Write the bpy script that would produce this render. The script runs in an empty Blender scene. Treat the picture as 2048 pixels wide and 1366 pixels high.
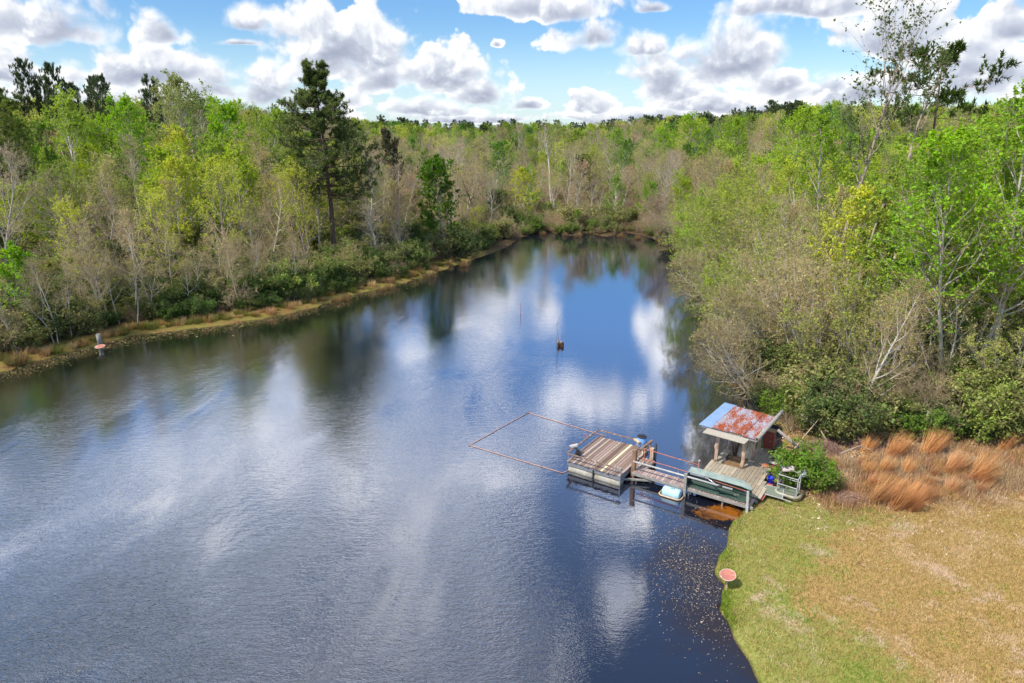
import bpy, math, random
import numpy as np
from mathutils import Vector
R = math.radians
rng = np.random.default_rng(7)
random.seed(7)
scene = bpy.context.scene
COL = scene.collection

# ------------------------------------------------------------------ camera
PITCH, FPX, CAMH = R(17.4), 1366.0, 18.0
cam_d = bpy.data.cameras.new('camera')
cam = bpy.data.objects.new('camera', cam_d)
COL.objects.link(cam)
cam.location = (0, 0, CAMH)
cam.rotation_euler = (R(90) - PITCH, 0, 0)
cam_d.sensor_width = 36
cam_d.lens = 36 * FPX / 2048
cam_d.clip_start = 0.1
cam_d.clip_end = 12000
scene.camera = cam
scene.view_settings.view_transform = 'Standard'
scene.view_settings.look = 'None'
scene.view_settings.exposure = 0.42
scene.view_settings.gamma = 1
scene.cycles.max_bounces = 6; scene.cycles.diffuse_bounces = 3; scene.cycles.glossy_bounces = 3; scene.cycles.transmission_bounces = 3
scene.cycles.caustics_reflective = False; scene.cycles.caustics_refractive = False
scene.cycles.use_adaptive_sampling = True; scene.cycles.adaptive_threshold = 0.015
SUN_EL, SUN_AZ = R(52), R(-122)     # azimuth measured from +Y (view direction) towards +X

# ------------------------------------------------------------------ node helper
class NT:
    def __init__(s, tree):
        s.t = tree; s.n = tree.nodes; s.l = tree.links
    def node(s, kind, **kw):
        n = s.n.new(kind)
        for k, v in kw.items(): setattr(n, k, v)
        return n
    def put(s, sock, v):
        if v is None: return
        if isinstance(v, bpy.types.NodeSocket): s.l.new(v, sock)
        else:
            if isinstance(v, (tuple, list)) and sock.type == 'RGBA' and len(v) == 3: v = (*v, 1)
            sock.default_value = v
    def m(s, op, a, b=None, c=None, clamp=False):
        n = s.n.new('ShaderNodeMath'); n.operation = op; n.use_clamp = clamp
        s.put(n.inputs[0], a); s.put(n.inputs[1], b); s.put(n.inputs[2], c)
        return n.outputs[0]
    def v(s, op, a, b=None, c=None):
        n = s.n.new('ShaderNodeVectorMath'); n.operation = op
        s.put(n.inputs[0], a); s.put(n.inputs[1], b)
        if c is not None: s.put(n.inputs[3] if op == 'SCALE' else n.inputs[2], c)
        return n.outputs['Value'] if op in ('LENGTH', 'DOT_PRODUCT', 'DISTANCE') else n.outputs[0]
    def noise(s, vec, scale, detail=3, rough=.5, dist=0, out=0, lac=2.0):
        n = s.n.new('ShaderNodeTexNoise')
        s.put(n.inputs['Vector'], vec); s.put(n.inputs['Scale'], scale)
        n.inputs['Detail'].default_value = detail; n.inputs['Roughness'].default_value = rough
        n.inputs['Distortion'].default_value = dist; n.inputs['Lacunarity'].default_value = lac
        return n.outputs[out]
    def step(s, x, a, b, lo=0.0, hi=1.0):
        n = s.n.new('ShaderNodeMapRange'); n.interpolation_type = 'SMOOTHSTEP'
        s.put(n.inputs[0], x); s.put(n.inputs[1], a); s.put(n.inputs[2], b); s.put(n.inputs[3], lo); s.put(n.inputs[4], hi)
        return n.outputs[0]
    def mix(s, f, a, b, blend='MIX'):
        n = s.n.new('ShaderNodeMix'); n.data_type = 'RGBA'; n.blend_type = blend; n.clamp_factor = True
        s.put(n.inputs['Factor'], f); s.put(n.inputs[6], a); s.put(n.inputs[7], b)
        return n.outputs[2]
    def ramp(s, f, stops, interp='LINEAR'):
        n = s.n.new('ShaderNodeValToRGB'); n.color_ramp.interpolation = interp
        e = n.color_ramp.elements
        while len(e) < len(stops): e.new(0.5)
        for i, (p, c) in enumerate(stops):
            e[i].position = p; e[i].color = (*c, 1)
        s.put(n.inputs[0], f)
        return n.outputs[0]
    def hsv(s, c, h=.5, sat=1., val=1.):
        n = s.n.new('ShaderNodeHueSaturation')
        s.put(n.inputs['Hue'], h); s.put(n.inputs['Saturation'], sat); s.put(n.inputs['Value'], val); s.put(n.inputs['Color'], c)
        return n.outputs[0]

def ray(px, py):
    u, v = px - 1024, py - 683
    return np.array([u, FPX * math.cos(PITCH) - v * math.sin(PITCH), -FPX * math.sin(PITCH) - v * math.cos(PITCH)])
def at(px, py, z=0.0):
    d = ray(px, py); t = (z - CAMH) / d[2]
    return (d[0] * t, d[1] * t)
def project(x, y, z):
    c, s_ = math.cos(PITCH), math.sin(PITCH)
    dz = z - CAMH
    dep = y * c - dz * s_
    up = y * s_ + dz * c
    return 1024 + FPX * x / dep, 683 - FPX * up / dep
def azel(px, py, mirror=False):
    d = ray(px, py)
    if mirror: d = d * np.array([1, 1, -1])
    d = d / np.linalg.norm(d)
    return math.atan2(d[0], d[1]), math.asin(d[2])

# ------------------------------------------------------------------ sky
world = bpy.data.worlds.new('World'); scene.world = world; world.use_nodes = True
def build_world():
    t = NT(world.node_tree); t.n.clear()
    out = t.node('ShaderNodeOutputWorld'); bg = t.node('ShaderNodeBackground')
    t.l.new(bg.outputs[0], out.inputs[0])
    sky = t.node('ShaderNodeTexSky'); sky.sky_type = 'NISHITA'; sky.sun_disc = False
    sky.sun_elevation = SUN_EL; sky.sun_rotation = SUN_AZ; sky.altitude = 100
    sky.air_density = 1.0; sky.dust_density = 0.3; sky.ozone_density = 2.5
    gen = t.node('ShaderNodeTexCoord').outputs['Generated']
    sep = t.node('ShaderNodeSeparateXYZ'); t.l.new(gen, sep.inputs[0])
    az = t.m('ARCTAN2', sep.outputs[0], sep.outputs[1]); el = t.m('ARCSINE', sep.outputs[2])
    cmb = t.node('ShaderNodeCombineXYZ'); t.l.new(az, cmb.inputs[0]); t.l.new(el, cmb.inputs[1])
    P = cmb.outputs[0]
    # large warp and puff noises: features get smaller towards the horizon
    elw = t.m('LOGARITHM', t.m('ADD', t.m('MAXIMUM', el, 0.0), 0.12), math.e)
    c2 = t.node('ShaderNodeCombineXYZ'); t.l.new(t.m('MULTIPLY', az, 7.0), c2.inputs[0]); t.l.new(t.m('MULTIPLY', elw, 1.6), c2.inputs[1])
    Q = c2.outputs[0]
    def puffs(V):
        f = t.node('ShaderNodeTexNoise', noise_dimensions='2D'); t.put(f.inputs['Vector'], V); f.inputs['Scale'].default_value = 2.1; f.inputs['Detail'].default_value = 6; f.inputs['Roughness'].default_value = .5
        vo = t.node('ShaderNodeTexVoronoi', voronoi_dimensions='2D', feature='F1'); t.put(vo.inputs['Vector'], t.v('ADD', V, t.v('SCALE', f.outputs[1], None, .35)))
        vo.inputs['Scale'].default_value = 3.4; vo.inputs['Detail'].default_value = 2.5; vo.inputs['Roughness'].default_value = .5; vo.inputs['Lacunarity'].default_value = 2.3; vo.normalize = True
        return t.m('ADD', t.m('MULTIPLY', f.outputs[0], .8), t.m('MULTIPLY', t.m('SUBTRACT', .62, vo.outputs[0]), .55))
    n1 = puffs(Q)
    n2 = puffs(t.v('ADD', Q, (-.035, .07, 0.0)))
    warp = t.v('SUBTRACT', t.noise(Q, 1.6, 2, .5, 0, out=1), (.5, .5, .5))
    sepw = t.node('ShaderNodeSeparateXYZ'); t.l.new(t.v('ADD', P, t.v('SCALE', warp, None, .035)), sepw.inputs[0])
    cp = t.node('ShaderNodeCombineXYZ'); t.l.new(sepw.outputs[0], cp.inputs[0]); t.l.new(sepw.outputs[1], cp.inputs[1])
    Pw = cp.outputs[0]
    blobs = []
    for (px, py, a, b) in SKY_CLOUDS:
        x, y = azel(px, py); blobs.append((x, y, a / FPX * 1.04, b / FPX * 1.04, True))
    for (px, py, a, b) in HIGH_CLOUDS:
        x, y = azel(px, py, True); k = 1366 / np.linalg.norm(ray(px, py))
        g_ = 1.38 if px < 1000 else 1.15; blobs.append((x, y, a / FPX * k * g_ / max(.6, math.cos(y)), b / FPX * k * g_, True))
    for (a_, e_, sa, sb) in REAR_AND_FILL_CLOUDS: blobs.append((R(a_), R(e_), R(sa), R(sb), False))
    cur = None; hv = None
    for (x, y, a, b, tall_) in blobs:
        w = t.v('MULTIPLY_ADD', Pw, (1 / a, 1 / b, 0), (-x / a, -y / b, 0))
        w2 = t.v('MULTIPLY', w, (-1, -2.2, 1))
        d = t.v('LENGTH', t.v('MAXIMUM', w, w2))
        if cur is None:
            cur = d; sp = t.node('ShaderNodeSeparateXYZ'); t.l.new(w, sp.inputs[0]); hv = sp.outputs[1]; continue
        if tall_:
            sp = t.node('ShaderNodeSeparateXYZ'); t.l.new(w, sp.inputs[0])
            hv = t.m('MULTIPLY_ADD', t.step(t.m('SUBTRACT', cur, d), -.18, .18), t.m('SUBTRACT', sp.outputs[1], hv), hv)
        cur = t.m('SMOOTH_MIN', cur, d, .12)
    dens = t.m('ADD', t.m('SUBTRACT', .70, cur), t.m('MULTIPLY', t.m('SUBTRACT', n1, .47), 1.9))
    mask = t.step(dens, -0.06, t.m('ADD', .08, t.m('MULTIPLY', t.step(t.noise(Q, 1.1, 3, .6), .38, .66), .6)))
    # light: relief of the puffs, and a shaded flat base where the cloud is thick
    relief = t.m('MULTIPLY', t.m('SUBTRACT', n1, n2), 1.7)
    thick = t.step(dens, 0.12, .75)
    base_ = t.step(t.m('ADD', hv, t.m('MULTIPLY', t.m('SUBTRACT', n1, .5), 2.2)), .75, -.25)
    lit = t.m('SUBTRACT', t.m('ADD', .92, relief), t.m('MULTIPLY', t.m('MULTIPLY', thick, t.m('ADD', .25, t.m('MULTIPLY', base_, .75))), .82), clamp=True)
    ccol = t.ramp(lit, [(0.0, (.30, .33, .42)), (.35, (.40, .43, .52)), (.65, (.55, .58, .65)), (.86, (.76, .77, .79)), (1.0, (.88, .87, .86))])
    up = t.m('MULTIPLY', t.step(el, .16, .5, 1.0, 1.7), t.step(el, .15, .3, 1.0, 1.5))
    cl = t.node('ShaderNodeVectorMath', operation='SCALE'); t.l.new(ccol, cl.inputs[0]); t.l.new(t.m('MULTIPLY', up, t.step(el, .85, 1.3, 1.0, 1.8)), cl.inputs[3])  # clouds near the zenith, out of view, boosted to add ambient light
    skc = t.hsv(sky.outputs[0], .5, t.step(el, .1, .6, 1.25, .85), t.m('MULTIPLY', t.m('MULTIPLY', t.step(el, .08, .5, 1.0, 1.45), t.step(el, .15, .3, 1.0, 1.45)), t.step(el, .48, .72, 1.0, .62)))
    sk = t.node('ShaderNodeVectorMath', operation='SCALE'); t.l.new(skc, sk.inputs[0]); sk.inputs[3].default_value = SKY_STRENGTH
    blue = t.mix(1.0, sk.outputs[0], (.86, .98, 1.12), 'MULTIPLY')
    # horizon veil
    veil = t.step(el, 0.0, .14, .45, 0.0)
    blue = t.mix(veil, blue, (.56, .74, .90))
    fin = t.mix(t.m('MULTIPLY', mask, .97), blue, cl.outputs[0])
    low = t.step(el, -.05, 0.0)
    fin = t.mix(low, (.25, .27, .22), fin)
    t.l.new(fin, bg.inputs[0]); bg.inputs[1].default_value = 1.0
    world.cycles.sampling_method = 'MANUAL'; world.cycles.sample_map_resolution = 1024
SKY_STRENGTH = 0.10
SKY_CLOUDS = [(90,55,190,62),(20,140,60,40),(290,150,170,62),(330,60,45,40),(490,42,40,32),(478,86,48,10),(690,112,165,112),
 (530,185,58,70),(885,152,115,75),(965,192,85,52),(775,172,60,60),(1090,22,150,46),(1180,75,75,42),(1310,20,40,18),(990,90,16,16),
 (1460,128,150,118),(1330,175,100,88),(1290,96,70,40),(1180,216,60,28),(1050,214,45,22),(1420,212,150,34),(1560,172,70,50),
 (1600,12,260,36),(1790,84,120,66),(1965,150,140,95),(2040,60,60,50),(860,226,150,34),(430,180,90,50),(640,205,120,40),(1700,190,180,50),
 (950,242,260,18),(1300,240,240,20),(200,200,200,40)]
HIGH_CLOUDS = [(1055,590,80,60),(950,640,62,60),(1200,790,125,62),(1318,680,50,110),(1080,868,58,32),(866,960,178,145),(640,900,110,90),(450,880,215,120),
 (150,1010,220,110),(1218,1020,66,44),(1232,1170,52,105),(1110,1290,58,60),(330,1130,160,60),(760,1290,170,80),(700,720,150,60),
 (1700,700,220,120),(1900,1100,300,150),(1450,900,70,90),(520,1500,500,110),(1300,1560,420,110)]
REAR_AND_FILL_CLOUDS = [(a, e, 14 + (a * 7 % 9), 7 + (a * 5 % 5)) for a, e in [(-60,12),(-85,22),(-110,10),(-135,26),(-160,14),(60,14),(88,26),(120,14),(160,18),(-85,48),(100,48),(175,42),(-10,66),(120,72),(30,62),(-60,66),(-120,80),(60,84)]]  # behind and overhead, out of view; zenith clouds added for ambient light
build_world()

# ------------------------------------------------------------------ sun
sd = bpy.data.lights.new('sun', 'SUN'); sd.energy = 3.7; sd.angle = R(0.6); sd.color = (1.0, .93, .80)
sun = bpy.data.objects.new('sun', sd); COL.objects.link(sun)
sv = Vector((math.cos(SUN_EL) * math.sin(SUN_AZ), math.cos(SUN_EL) * math.cos(SUN_AZ), math.sin(SUN_EL)))
sun.rotation_euler = sv.to_track_quat('Z', 'Y').to_euler()
sun.location = (-20, 0, 60)

# ------------------------------------------------------------------ object helpers
def tag(o, label=None, cat=None, group=None, kind=None):
    if label: o['label'] = label
    if cat: o['category'] = cat
    if group: o['group'] = group
    if kind: o['kind'] = kind
    return o
def mesh_from(name, V, F, mats=None, midx=None, smooth=False, tris=None):
    """V (n,3); F (m,4) quads and/or tris (k,3) as numpy arrays"""
    me = bpy.data.meshes.new(name)
    V = np.asarray(V, dtype=np.float32)
    nq = 0 if F is None else len(F); nt = 0 if tris is None else len(tris)
    me.vertices.add(len(V)); me.vertices.foreach_set('co', V.ravel())
    loops = np.concatenate([a.ravel() for a in ([F] if nq else []) + ([tris] if nt else [])]).astype(np.int32)
    starts = np.concatenate([np.arange(nq) * 4, nq * 4 + np.arange(nt) * 3]).astype(np.int32)
    me.loops.add(len(loops)); me.loops.foreach_set('vertex_index', loops)
    me.polygons.add(nq + nt); me.polygons.foreach_set('loop_start', starts)
    if midx is not None: me.polygons.foreach_set('material_index', np.asarray(midx, dtype=np.int32))
    if smooth is not False:
        sm = np.ones(nq + nt, dtype=bool) if smooth is True else smooth
        me.polygons.foreach_set('use_smooth', sm)
    me.update(calc_edges=True); me.validate()
    for m in mats or []: me.materials.append(m)
    return me
def link(name, data, parent=None):
    o = bpy.data.objects.new(name, data); COL.objects.link(o)
    if parent is not None: o.parent = parent
    return o

# dock frame: origin at the shed's front post, x along the gangway, y away from the camera
P0 = (11.14, 33.71); DA = R(-34)
def W(x, y, z=0.0):
    return (P0[0] + x * math.cos(DA) - y * math.sin(DA), P0[1] + x * math.sin(DA) + y * math.cos(DA), z)
def thing(name, label, cat, base=(0, 0, 0), group=None, dock=True, rz=0.0):
    o = link(name, None); o['base'] = list(base)
    o.location = W(*base) if dock else base
    o.rotation_euler = (0, 0, (DA if dock else 0) + rz)
    o.empty_display_size = .3
    return tag(o, label, cat, group)

class MB:
    def __init__(s): s.V = []; s.F = []
    def add(s, vs, fs):
        k = len(s.V); s.V += [tuple(v) for v in vs]; s.F += [tuple(i + k for i in f) for f in fs]
    def box(s, c, size, rz=0.0, rx=0.0, ry=0.0):
        from mathutils import Euler
        M = Euler((rx, ry, rz)).to_matrix(); h = [q / 2 for q in size]
        vs = [M @ Vector((sx * h[0], sy * h[1], sz * h[2])) + Vector(c) for sx in (-1, 1) for sy in (-1, 1) for sz in (-1, 1)]
        s.add(vs, [(0, 1, 3, 2), (4, 6, 7, 5), (0, 4, 5, 1), (2, 3, 7, 6), (0, 2, 6, 4), (1, 5, 7, 3)])
    def bar(s, p, q, w, h, roll=0.0):
        p, q = Vector(p), Vector(q); d = (q - p).normalized()
        up = Vector((0, 0, 1)) if abs(d.z) < .95 else Vector((0, 1, 0))
        a = d.cross(up).normalized(); b = a.cross(d).normalized()
        if roll: a, b = a * math.cos(roll) + b * math.sin(roll), b * math.cos(roll) - a * math.sin(roll)
        vs = [e + a * sx * w / 2 + b * sz * h / 2 for e in (p, q) for sx, sz in ((-1, -1), (1, -1), (1, 1), (-1, 1))]
        s.add(vs, [(3, 2, 1, 0), (4, 5, 6, 7), (0, 1, 5, 4), (1, 2, 6, 5), (2, 3, 7, 6), (3, 0, 4, 7)])
    def tube(s, pts, rad, n=10, caps=True):
        pts = [Vector(p) for p in pts]; rads = rad if isinstance(rad, (list, tuple)) else [rad] * len(pts)
        rings = []
        ref = None
        for i, p in enumerate(pts):
            d = (pts[min(i + 1, len(pts) - 1)] - pts[max(i - 1, 0)]).normalized()
            if ref is None: ref = Vector((0, 0, 1)) if abs(d.z) < .9 else Vector((1, 0, 0))
            a = d.cross(ref).normalized(); b = d.cross(a).normalized(); ref = a.cross(d) * 1.0
            rings.append([p + (a * math.cos(2 * math.pi * k / n) + b * math.sin(2 * math.pi * k / n)) * rads[i] for k in range(n)])
        k0 = len(s.V); vs = [v for r_ in rings for v in r_]
        fs = [(i * n + k, i * n + (k + 1) % n, (i + 1) * n + (k + 1) % n, (i + 1) * n + k) for i in range(len(pts) - 1) for k in range(n)]
        if caps: fs += [tuple(range(n))[::-1], tuple(range((len(pts) - 1) * n, len(pts) * n))]
        s.add(vs, fs)
    def lathe(s, prof, c=(0, 0, 0), n=24, sq=1.0):
        vs = [(c[0] + r_ * math.cos(2 * math.pi * k / n), c[1] + r_ * sq * math.sin(2 * math.pi * k / n), c[2] + z) for r_, z in prof for k in range(n)]
        fs = [(i * n + k, i * n + (k + 1) % n, (i + 1) * n + (k + 1) % n, (i + 1) * n + k) for i in range(len(prof) - 1) for k in range(n)]
        fs += [tuple(range(n))[::-1], tuple(range((len(prof) - 1) * n, len(prof) * n))]
        s.add(vs, fs)
    def build(s, name, mat, parent=None, smooth=False, bevel=0.0, label=None):
        b = parent['base'] if parent is not None and 'base' in parent else (0, 0, 0)
        q = parent
        while q is not None and 'base' not in q: q = q.parent
        b = q['base'] if q is not None else (0, 0, 0)
        me = bpy.data.meshes.new(name)
        me.from_pydata([(v[0] - b[0], v[1] - b[1], v[2] - b[2]) for v in s.V], [], s.F)
        me.materials.append(mat); me.update()
        if smooth:
            me.polygons.foreach_set('use_smooth', [len(p.vertices) == 4 for p in me.polygons])
        o = link(name, me, parent)
        if bevel:
            md = o.modifiers.new('bevel', 'BEVEL'); md.width = bevel; md.segments = 2; md.limit_method = 'ANGLE'
        if label: o['label'] = label
        return o

# ------------------------------------------------------------------ materials
def mat(name, fn):
    m = bpy.data.materials.new(name); m.use_nodes = True
    t = NT(m.node_tree); t.n.clear(); out = t.node('ShaderNodeOutputMaterial')
    r_ = fn(t); t.l.new(r_, out.inputs[0]); return m
def pr(t, col, rough=.7, bump=None, bstr=.3, metal=0.0, spec=.4, bdist=.02, **kw):
    p = t.node('ShaderNodeBsdfPrincipled')
    t.put(p.inputs['Base Color'], col); t.put(p.inputs['Roughness'], rough); t.put(p.inputs['Metallic'], metal)
    t.put(p.inputs['Specular IOR Level'], spec)
    for k, v in kw.items(): t.put(p.inputs[k.replace('_', ' ')], v)
    if bump is not None:
        b = t.node('ShaderNodeBump'); b.inputs['Strength'].default_value = bstr; b.inputs['Distance'].default_value = bdist
        t.l.new(bump, b.inputs['Height']); t.l.new(b.outputs[0], p.inputs['Normal'])
    return p.outputs[0]
def objc(t): return t.node('ShaderNodeTexCoord').outputs['Object']
def island(t): return t.node('ShaderNodeNewGeometry').outputs['Random Per Island']

def simple(name, c1, c2=None, scale=6, rough=.7, metal=0.0, stretch=(1, 1, 1), bstr=.25, wear=None, wear_amt=.55, spec=.4):
    def fn(t):
        v = t.v('MULTIPLY', objc(t), stretch); n = t.noise(v, scale, 6, .6)
        c = t.mix(t.step(n, .3, .7), c1, c2 or tuple(q * .7 for q in c1))
        if wear: c = t.mix(t.step(t.noise(v, scale * .6, 8, .68, .3), wear_amt, wear_amt + .06), c, wear)
        return pr(t, c, rough, t.noise(v, scale * 5, 4, .6), bstr, metal, spec, .01)
    return mat(name, fn)
def planks(name, ramp, grain=(1, 1, 1), scale=7):
    def fn(t):
        i = island(t); v = t.v('ADD', t.v('MULTIPLY', objc(t), grain), t.v('SCALE', (37., 11., 5.), None, i))
        n = t.noise(v, scale, 8, .7, .4)
        c = t.ramp(i, ramp, 'CONSTANT')
        c = t.mix(t.step(n, .42, .72), c, t.hsv(c, .5, .8, .48))
        st = t.step(t.noise(objc(t), 2.3, 5, .7), .52, .72)
        c = t.mix(t.m('MULTIPLY', st, .5), c, (.16, .12, .10))
        return pr(t, c, .85, n, .5, 0, .2, .006)
    return mat(name, fn)
M = {}
M['deck'] = planks('weathered_deck', [(0, (.27, .18, .14)), (.18, (.38, .27, .22)), (.36, (.21, .15, .12)), (.52, (.44, .34, .27)), (.66, (.31, .21, .15)), (.8, (.50, .40, .36)), (.92, (.18, .12, .10))], (9, 1.1, 9), 5)
M['pale_board'] = simple('new_board', (.74, .66, .44), (.62, .52, .34), 5, .8, stretch=(8, 1, 8))
M['landing'] = planks('landing_boards', [(0, (.38, .33, .24)), (.2, (.44, .37, .26)), (.4, (.33, .28, .21)), (.6, (.50, .43, .32)), (.8, (.38, .30, .21))], (9, 1, 9), 5)
M['walk'] = planks('walkway_boards', [(0, (.42, .30, .26)), (.3, (.50, .37, .32)), (.6, (.36, .26, .24)), (.85, (.56, .44, .38))], (9, 1, 9), 5)
M['ply'] = simple('brown_board', (.28, .16, .07), (.16, .10, .05), 3, .9)
M['rail'] = simple('rail_timber', (.26, .17, .13), (.15, .10, .085), 5, .85, wear=(.42, .33, .29), wear_amt=.56)
M['eave'] = simple('eave_board', (.42, .37, .30), (.30, .26, .21), 5, .85, stretch=(1, 8, 1))
M['grey_timber'] = simple('grey_timber', (.36, .34, .30), (.24, .22, .19), 4, .9, stretch=(1, 1, 3))
M['pile'] = simple('piling_wood', (.34, .20, .12), (.20, .12, .08), 4, .9, stretch=(4, 4, .6), wear=(.50, .25, .14))
M['log'] = simple('peeled_log', (.58, .38, .24), (.38, .22, .14), 3, .85, stretch=(5, 5, .7), wear=(.68, .58, .46), wear_amt=.5)
M['skirt'] = simple('skirt_board', (.27, .27, .28), (.19, .19, .20), 5, .8, wear=(.2, .17, .15), wear_amt=.64)
M['white_drum'] = simple('white_plastic_drum', (.46, .43, .37), (.30, .26, .18), 2.2, .45, bstr=.05, wear=(.5, .42, .26), wear_amt=.6)
M['black'] = simple('black_rubber', (.02, .02, .022), (.035, .035, .04), 6, .6)
M['steel'] = simple('galvanised_steel', (.55, .57, .60), (.42, .43, .46), 6, .35, .7, bstr=.05)
M['white_pipe'] = simple('white_pipe', (.50, .49, .46), (.36, .35, .32), 3, .4, bstr=.03, wear=(.4, .36, .3), wear_amt=.66)
M['red_pipe'] = simple('rusty_pipe', (.50, .17, .12), (.36, .12, .08), 5, .75, wear=(.66, .40, .34), wear_amt=.6)
M['boom'] = simple('boom_pipe', (.62, .40, .33), (.48, .26, .20), 1.5, .7)
M['blue_barrel'] = simple('blue_plastic', (.16, .38, .80), (.26, .50, .86), 3, .4, bstr=.04)
M['pale_blue'] = simple('faded_blue_plastic', (.38, .60, .70), (.46, .64, .70), 3, .5, bstr=.05, wear=(.34, .36, .34), wear_amt=.68)
M['blue_bucket'] = simple('bucket_plastic', (.012, .03, .55), (.02, .05, .62), 3, .35, bstr=.02)
M['tan_plastic'] = simple('tan_plastic', (.66, .48, .30), (.52, .36, .22), 4, .6)
M['boat_out'] = simple('boat_outer', (.30, .36, .31), (.20, .25, .22), 3, .4, bstr=.05, wear=(.46, .48, .44), wear_amt=.6)
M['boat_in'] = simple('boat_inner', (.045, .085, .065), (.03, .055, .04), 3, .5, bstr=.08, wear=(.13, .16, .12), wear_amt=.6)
M['chrome'] = simple('bright_trim', (.70, .72, .78), (.56, .60, .68), 3, .25, .6, bstr=.02)
M['red_paint'] = simple('red_paint', (.33, .07, .045), (.24, .05, .035), 4, .7, wear=(.42, .2, .14), wear_amt=.64)
M['red_mat'] = simple('red_mat', (.58, .16, .12), (.48, .13, .10), 5, .8)
M['cushion'] = simple('cushion_fabric', (.66, .54, .50), (.52, .42, .40), 4, .9)
M['white_cloth'] = simple('white_bag', (.66, .68, .74), (.52, .54, .62), 6, .8)
M['stool'] = simple('stool_rust', (.50, .18, .08), (.36, .14, .08), 6, .8)
M['slate'] = simple('dark_panel', (.05, .055, .075), (.08, .085, .10), 5, .5)
M['concrete'] = simple('grey_beam', (.55, .53, .49), (.42, .40, .37), 5, .9)
M['mesh'] = simple('mesh_screen', (.15, .18, .13), (.20, .22, .16), 40, .8)
M['disc'] = simple('rusty_disc', (.50, .20, .14), (.40, .14, .10), 3, .8, wear=(.72, .50, .42), wear_amt=.52)
M['disc_rim'] = simple('disc_rim', (.66, .46, .36), (.55, .36, .28), 5, .7)
M['tan_post'] = simple('tan_post', (.66, .46, .26), (.50, .34, .2), 5, .8)
M['roof_blue'] = simple('zinc_roof', (.42, .58, .80), (.50, .64, .84), 2, .35, .35, bstr=.03)
def f_rust(t):
    o = objc(t); v = t.v('MULTIPLY', o, (1, .42, 1))
    big = t.noise(v, 2.6, 3, .5, .2); fine = t.noise(t.v('MULTIPLY', o, (13, 1.3, 13)), 2.6, 6, .7)
    f = t.m('ADD', big, t.m('MULTIPLY', t.m('SUBTRACT', fine, .5), 1.9))
    rust = t.ramp(fine, [(0.2, (.18, .04, .02)), (.5, (.40, .085, .022)), (.75, (.56, .19, .04))])
    zinc = t.ramp(t.noise(o, 7, 4, .6), [(.3, (.34, .42, .54)), (.7, (.56, .57, .60))])
    return pr(t, t.mix(t.step(f, .40, .52), zinc, rust), .65, fine, .15, 0, .4, .005)
M['roof_rust'] = mat('rusty_roof', f_rust)

def f_leaf(t):
    oi = t.node('ShaderNodeObjectInfo'); i = island(t)
    n = t.noise(objc(t), .55, 3, .5)
    c = t.hsv(oi.outputs['Color'], t.m('ADD', .485, t.m('MULTIPLY', i, .03)), t.m('ADD', .85, t.m('MULTIPLY', n, .25)), t.m('ADD', .55, t.m('ADD', t.m('MULTIPLY', i, .55), t.m('MULTIPLY', n, .45))))
    d = t.node('ShaderNodeBsdfDiffuse'); t.put(d.inputs[0], c)
    tr = t.node('ShaderNodeBsdfTranslucent'); t.put(tr.inputs[0], t.hsv(c, .49, 1.1, 1.15))
    mx = t.node('ShaderNodeMixShader'); mx.inputs[0].default_value = .38
    t.l.new(d.outputs[0], mx.inputs[1]); t.l.new(tr.outputs[0], mx.inputs[2]); return mx.outputs[0]
M['leaf'] = mat('leaves', f_leaf)
def f_leaf_far(palette):
    def fn(t):
        oi = t.node('ShaderNodeObjectInfo'); i = island(t)
        c = t.ramp(oi.outputs['Random'], palette, 'CONSTANT')
        c = t.hsv(c, t.m('ADD', .485, t.m('MULTIPLY', i, .03)), .95, t.m('ADD', .6, t.m('MULTIPLY', i, .75)))
        d = t.node('ShaderNodeBsdfDiffuse'); t.put(d.inputs[0], c)
        tr = t.node('ShaderNodeBsdfTranslucent'); t.put(tr.inputs[0], c)
        mx = t.node('ShaderNodeMixShader'); mx.inputs[0].default_value = .35
        t.l.new(d.outputs[0], mx.inputs[1]); t.l.new(tr.outputs[0], mx.inputs[2]); return mx.outputs[0]
    return fn
def bark(name, c1, c2):
    def fn(t):
        o = objc(t); oi = t.node('ShaderNodeObjectInfo')
        n = t.noise(t.v('MULTIPLY', o, (1, 1, .35)), 7, 5, .65)
        c = t.mix(t.step(n, .35, .7), c1, c2)
        c = t.hsv(c, .5, 1, t.m('ADD', .75, t.m('MULTIPLY', oi.outputs['Random'], .5)))
        d = t.node('ShaderNodeBsdfDiffuse'); t.put(d.inputs[0], c); return d.outputs[0]
    return mat(name, fn)
M['bark_pale'] = bark('pale_bark', (.60, .55, .47), (.38, .33, .27))
M['bark_grey'] = bark('grey_bark', (.44, .35, .27), (.27, .20, .15))
M['bark_brown'] = bark('brown_bark', (.23, .15, .125), (.12, .08, .07))
M['twig_tan'] = bark('tan_twigs', (.56, .42, .26), (.40, .29, .18))
M['twig_grey'] = bark('grey_twigs', (.52, .41, .29), (.37, .28, .20))
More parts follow.
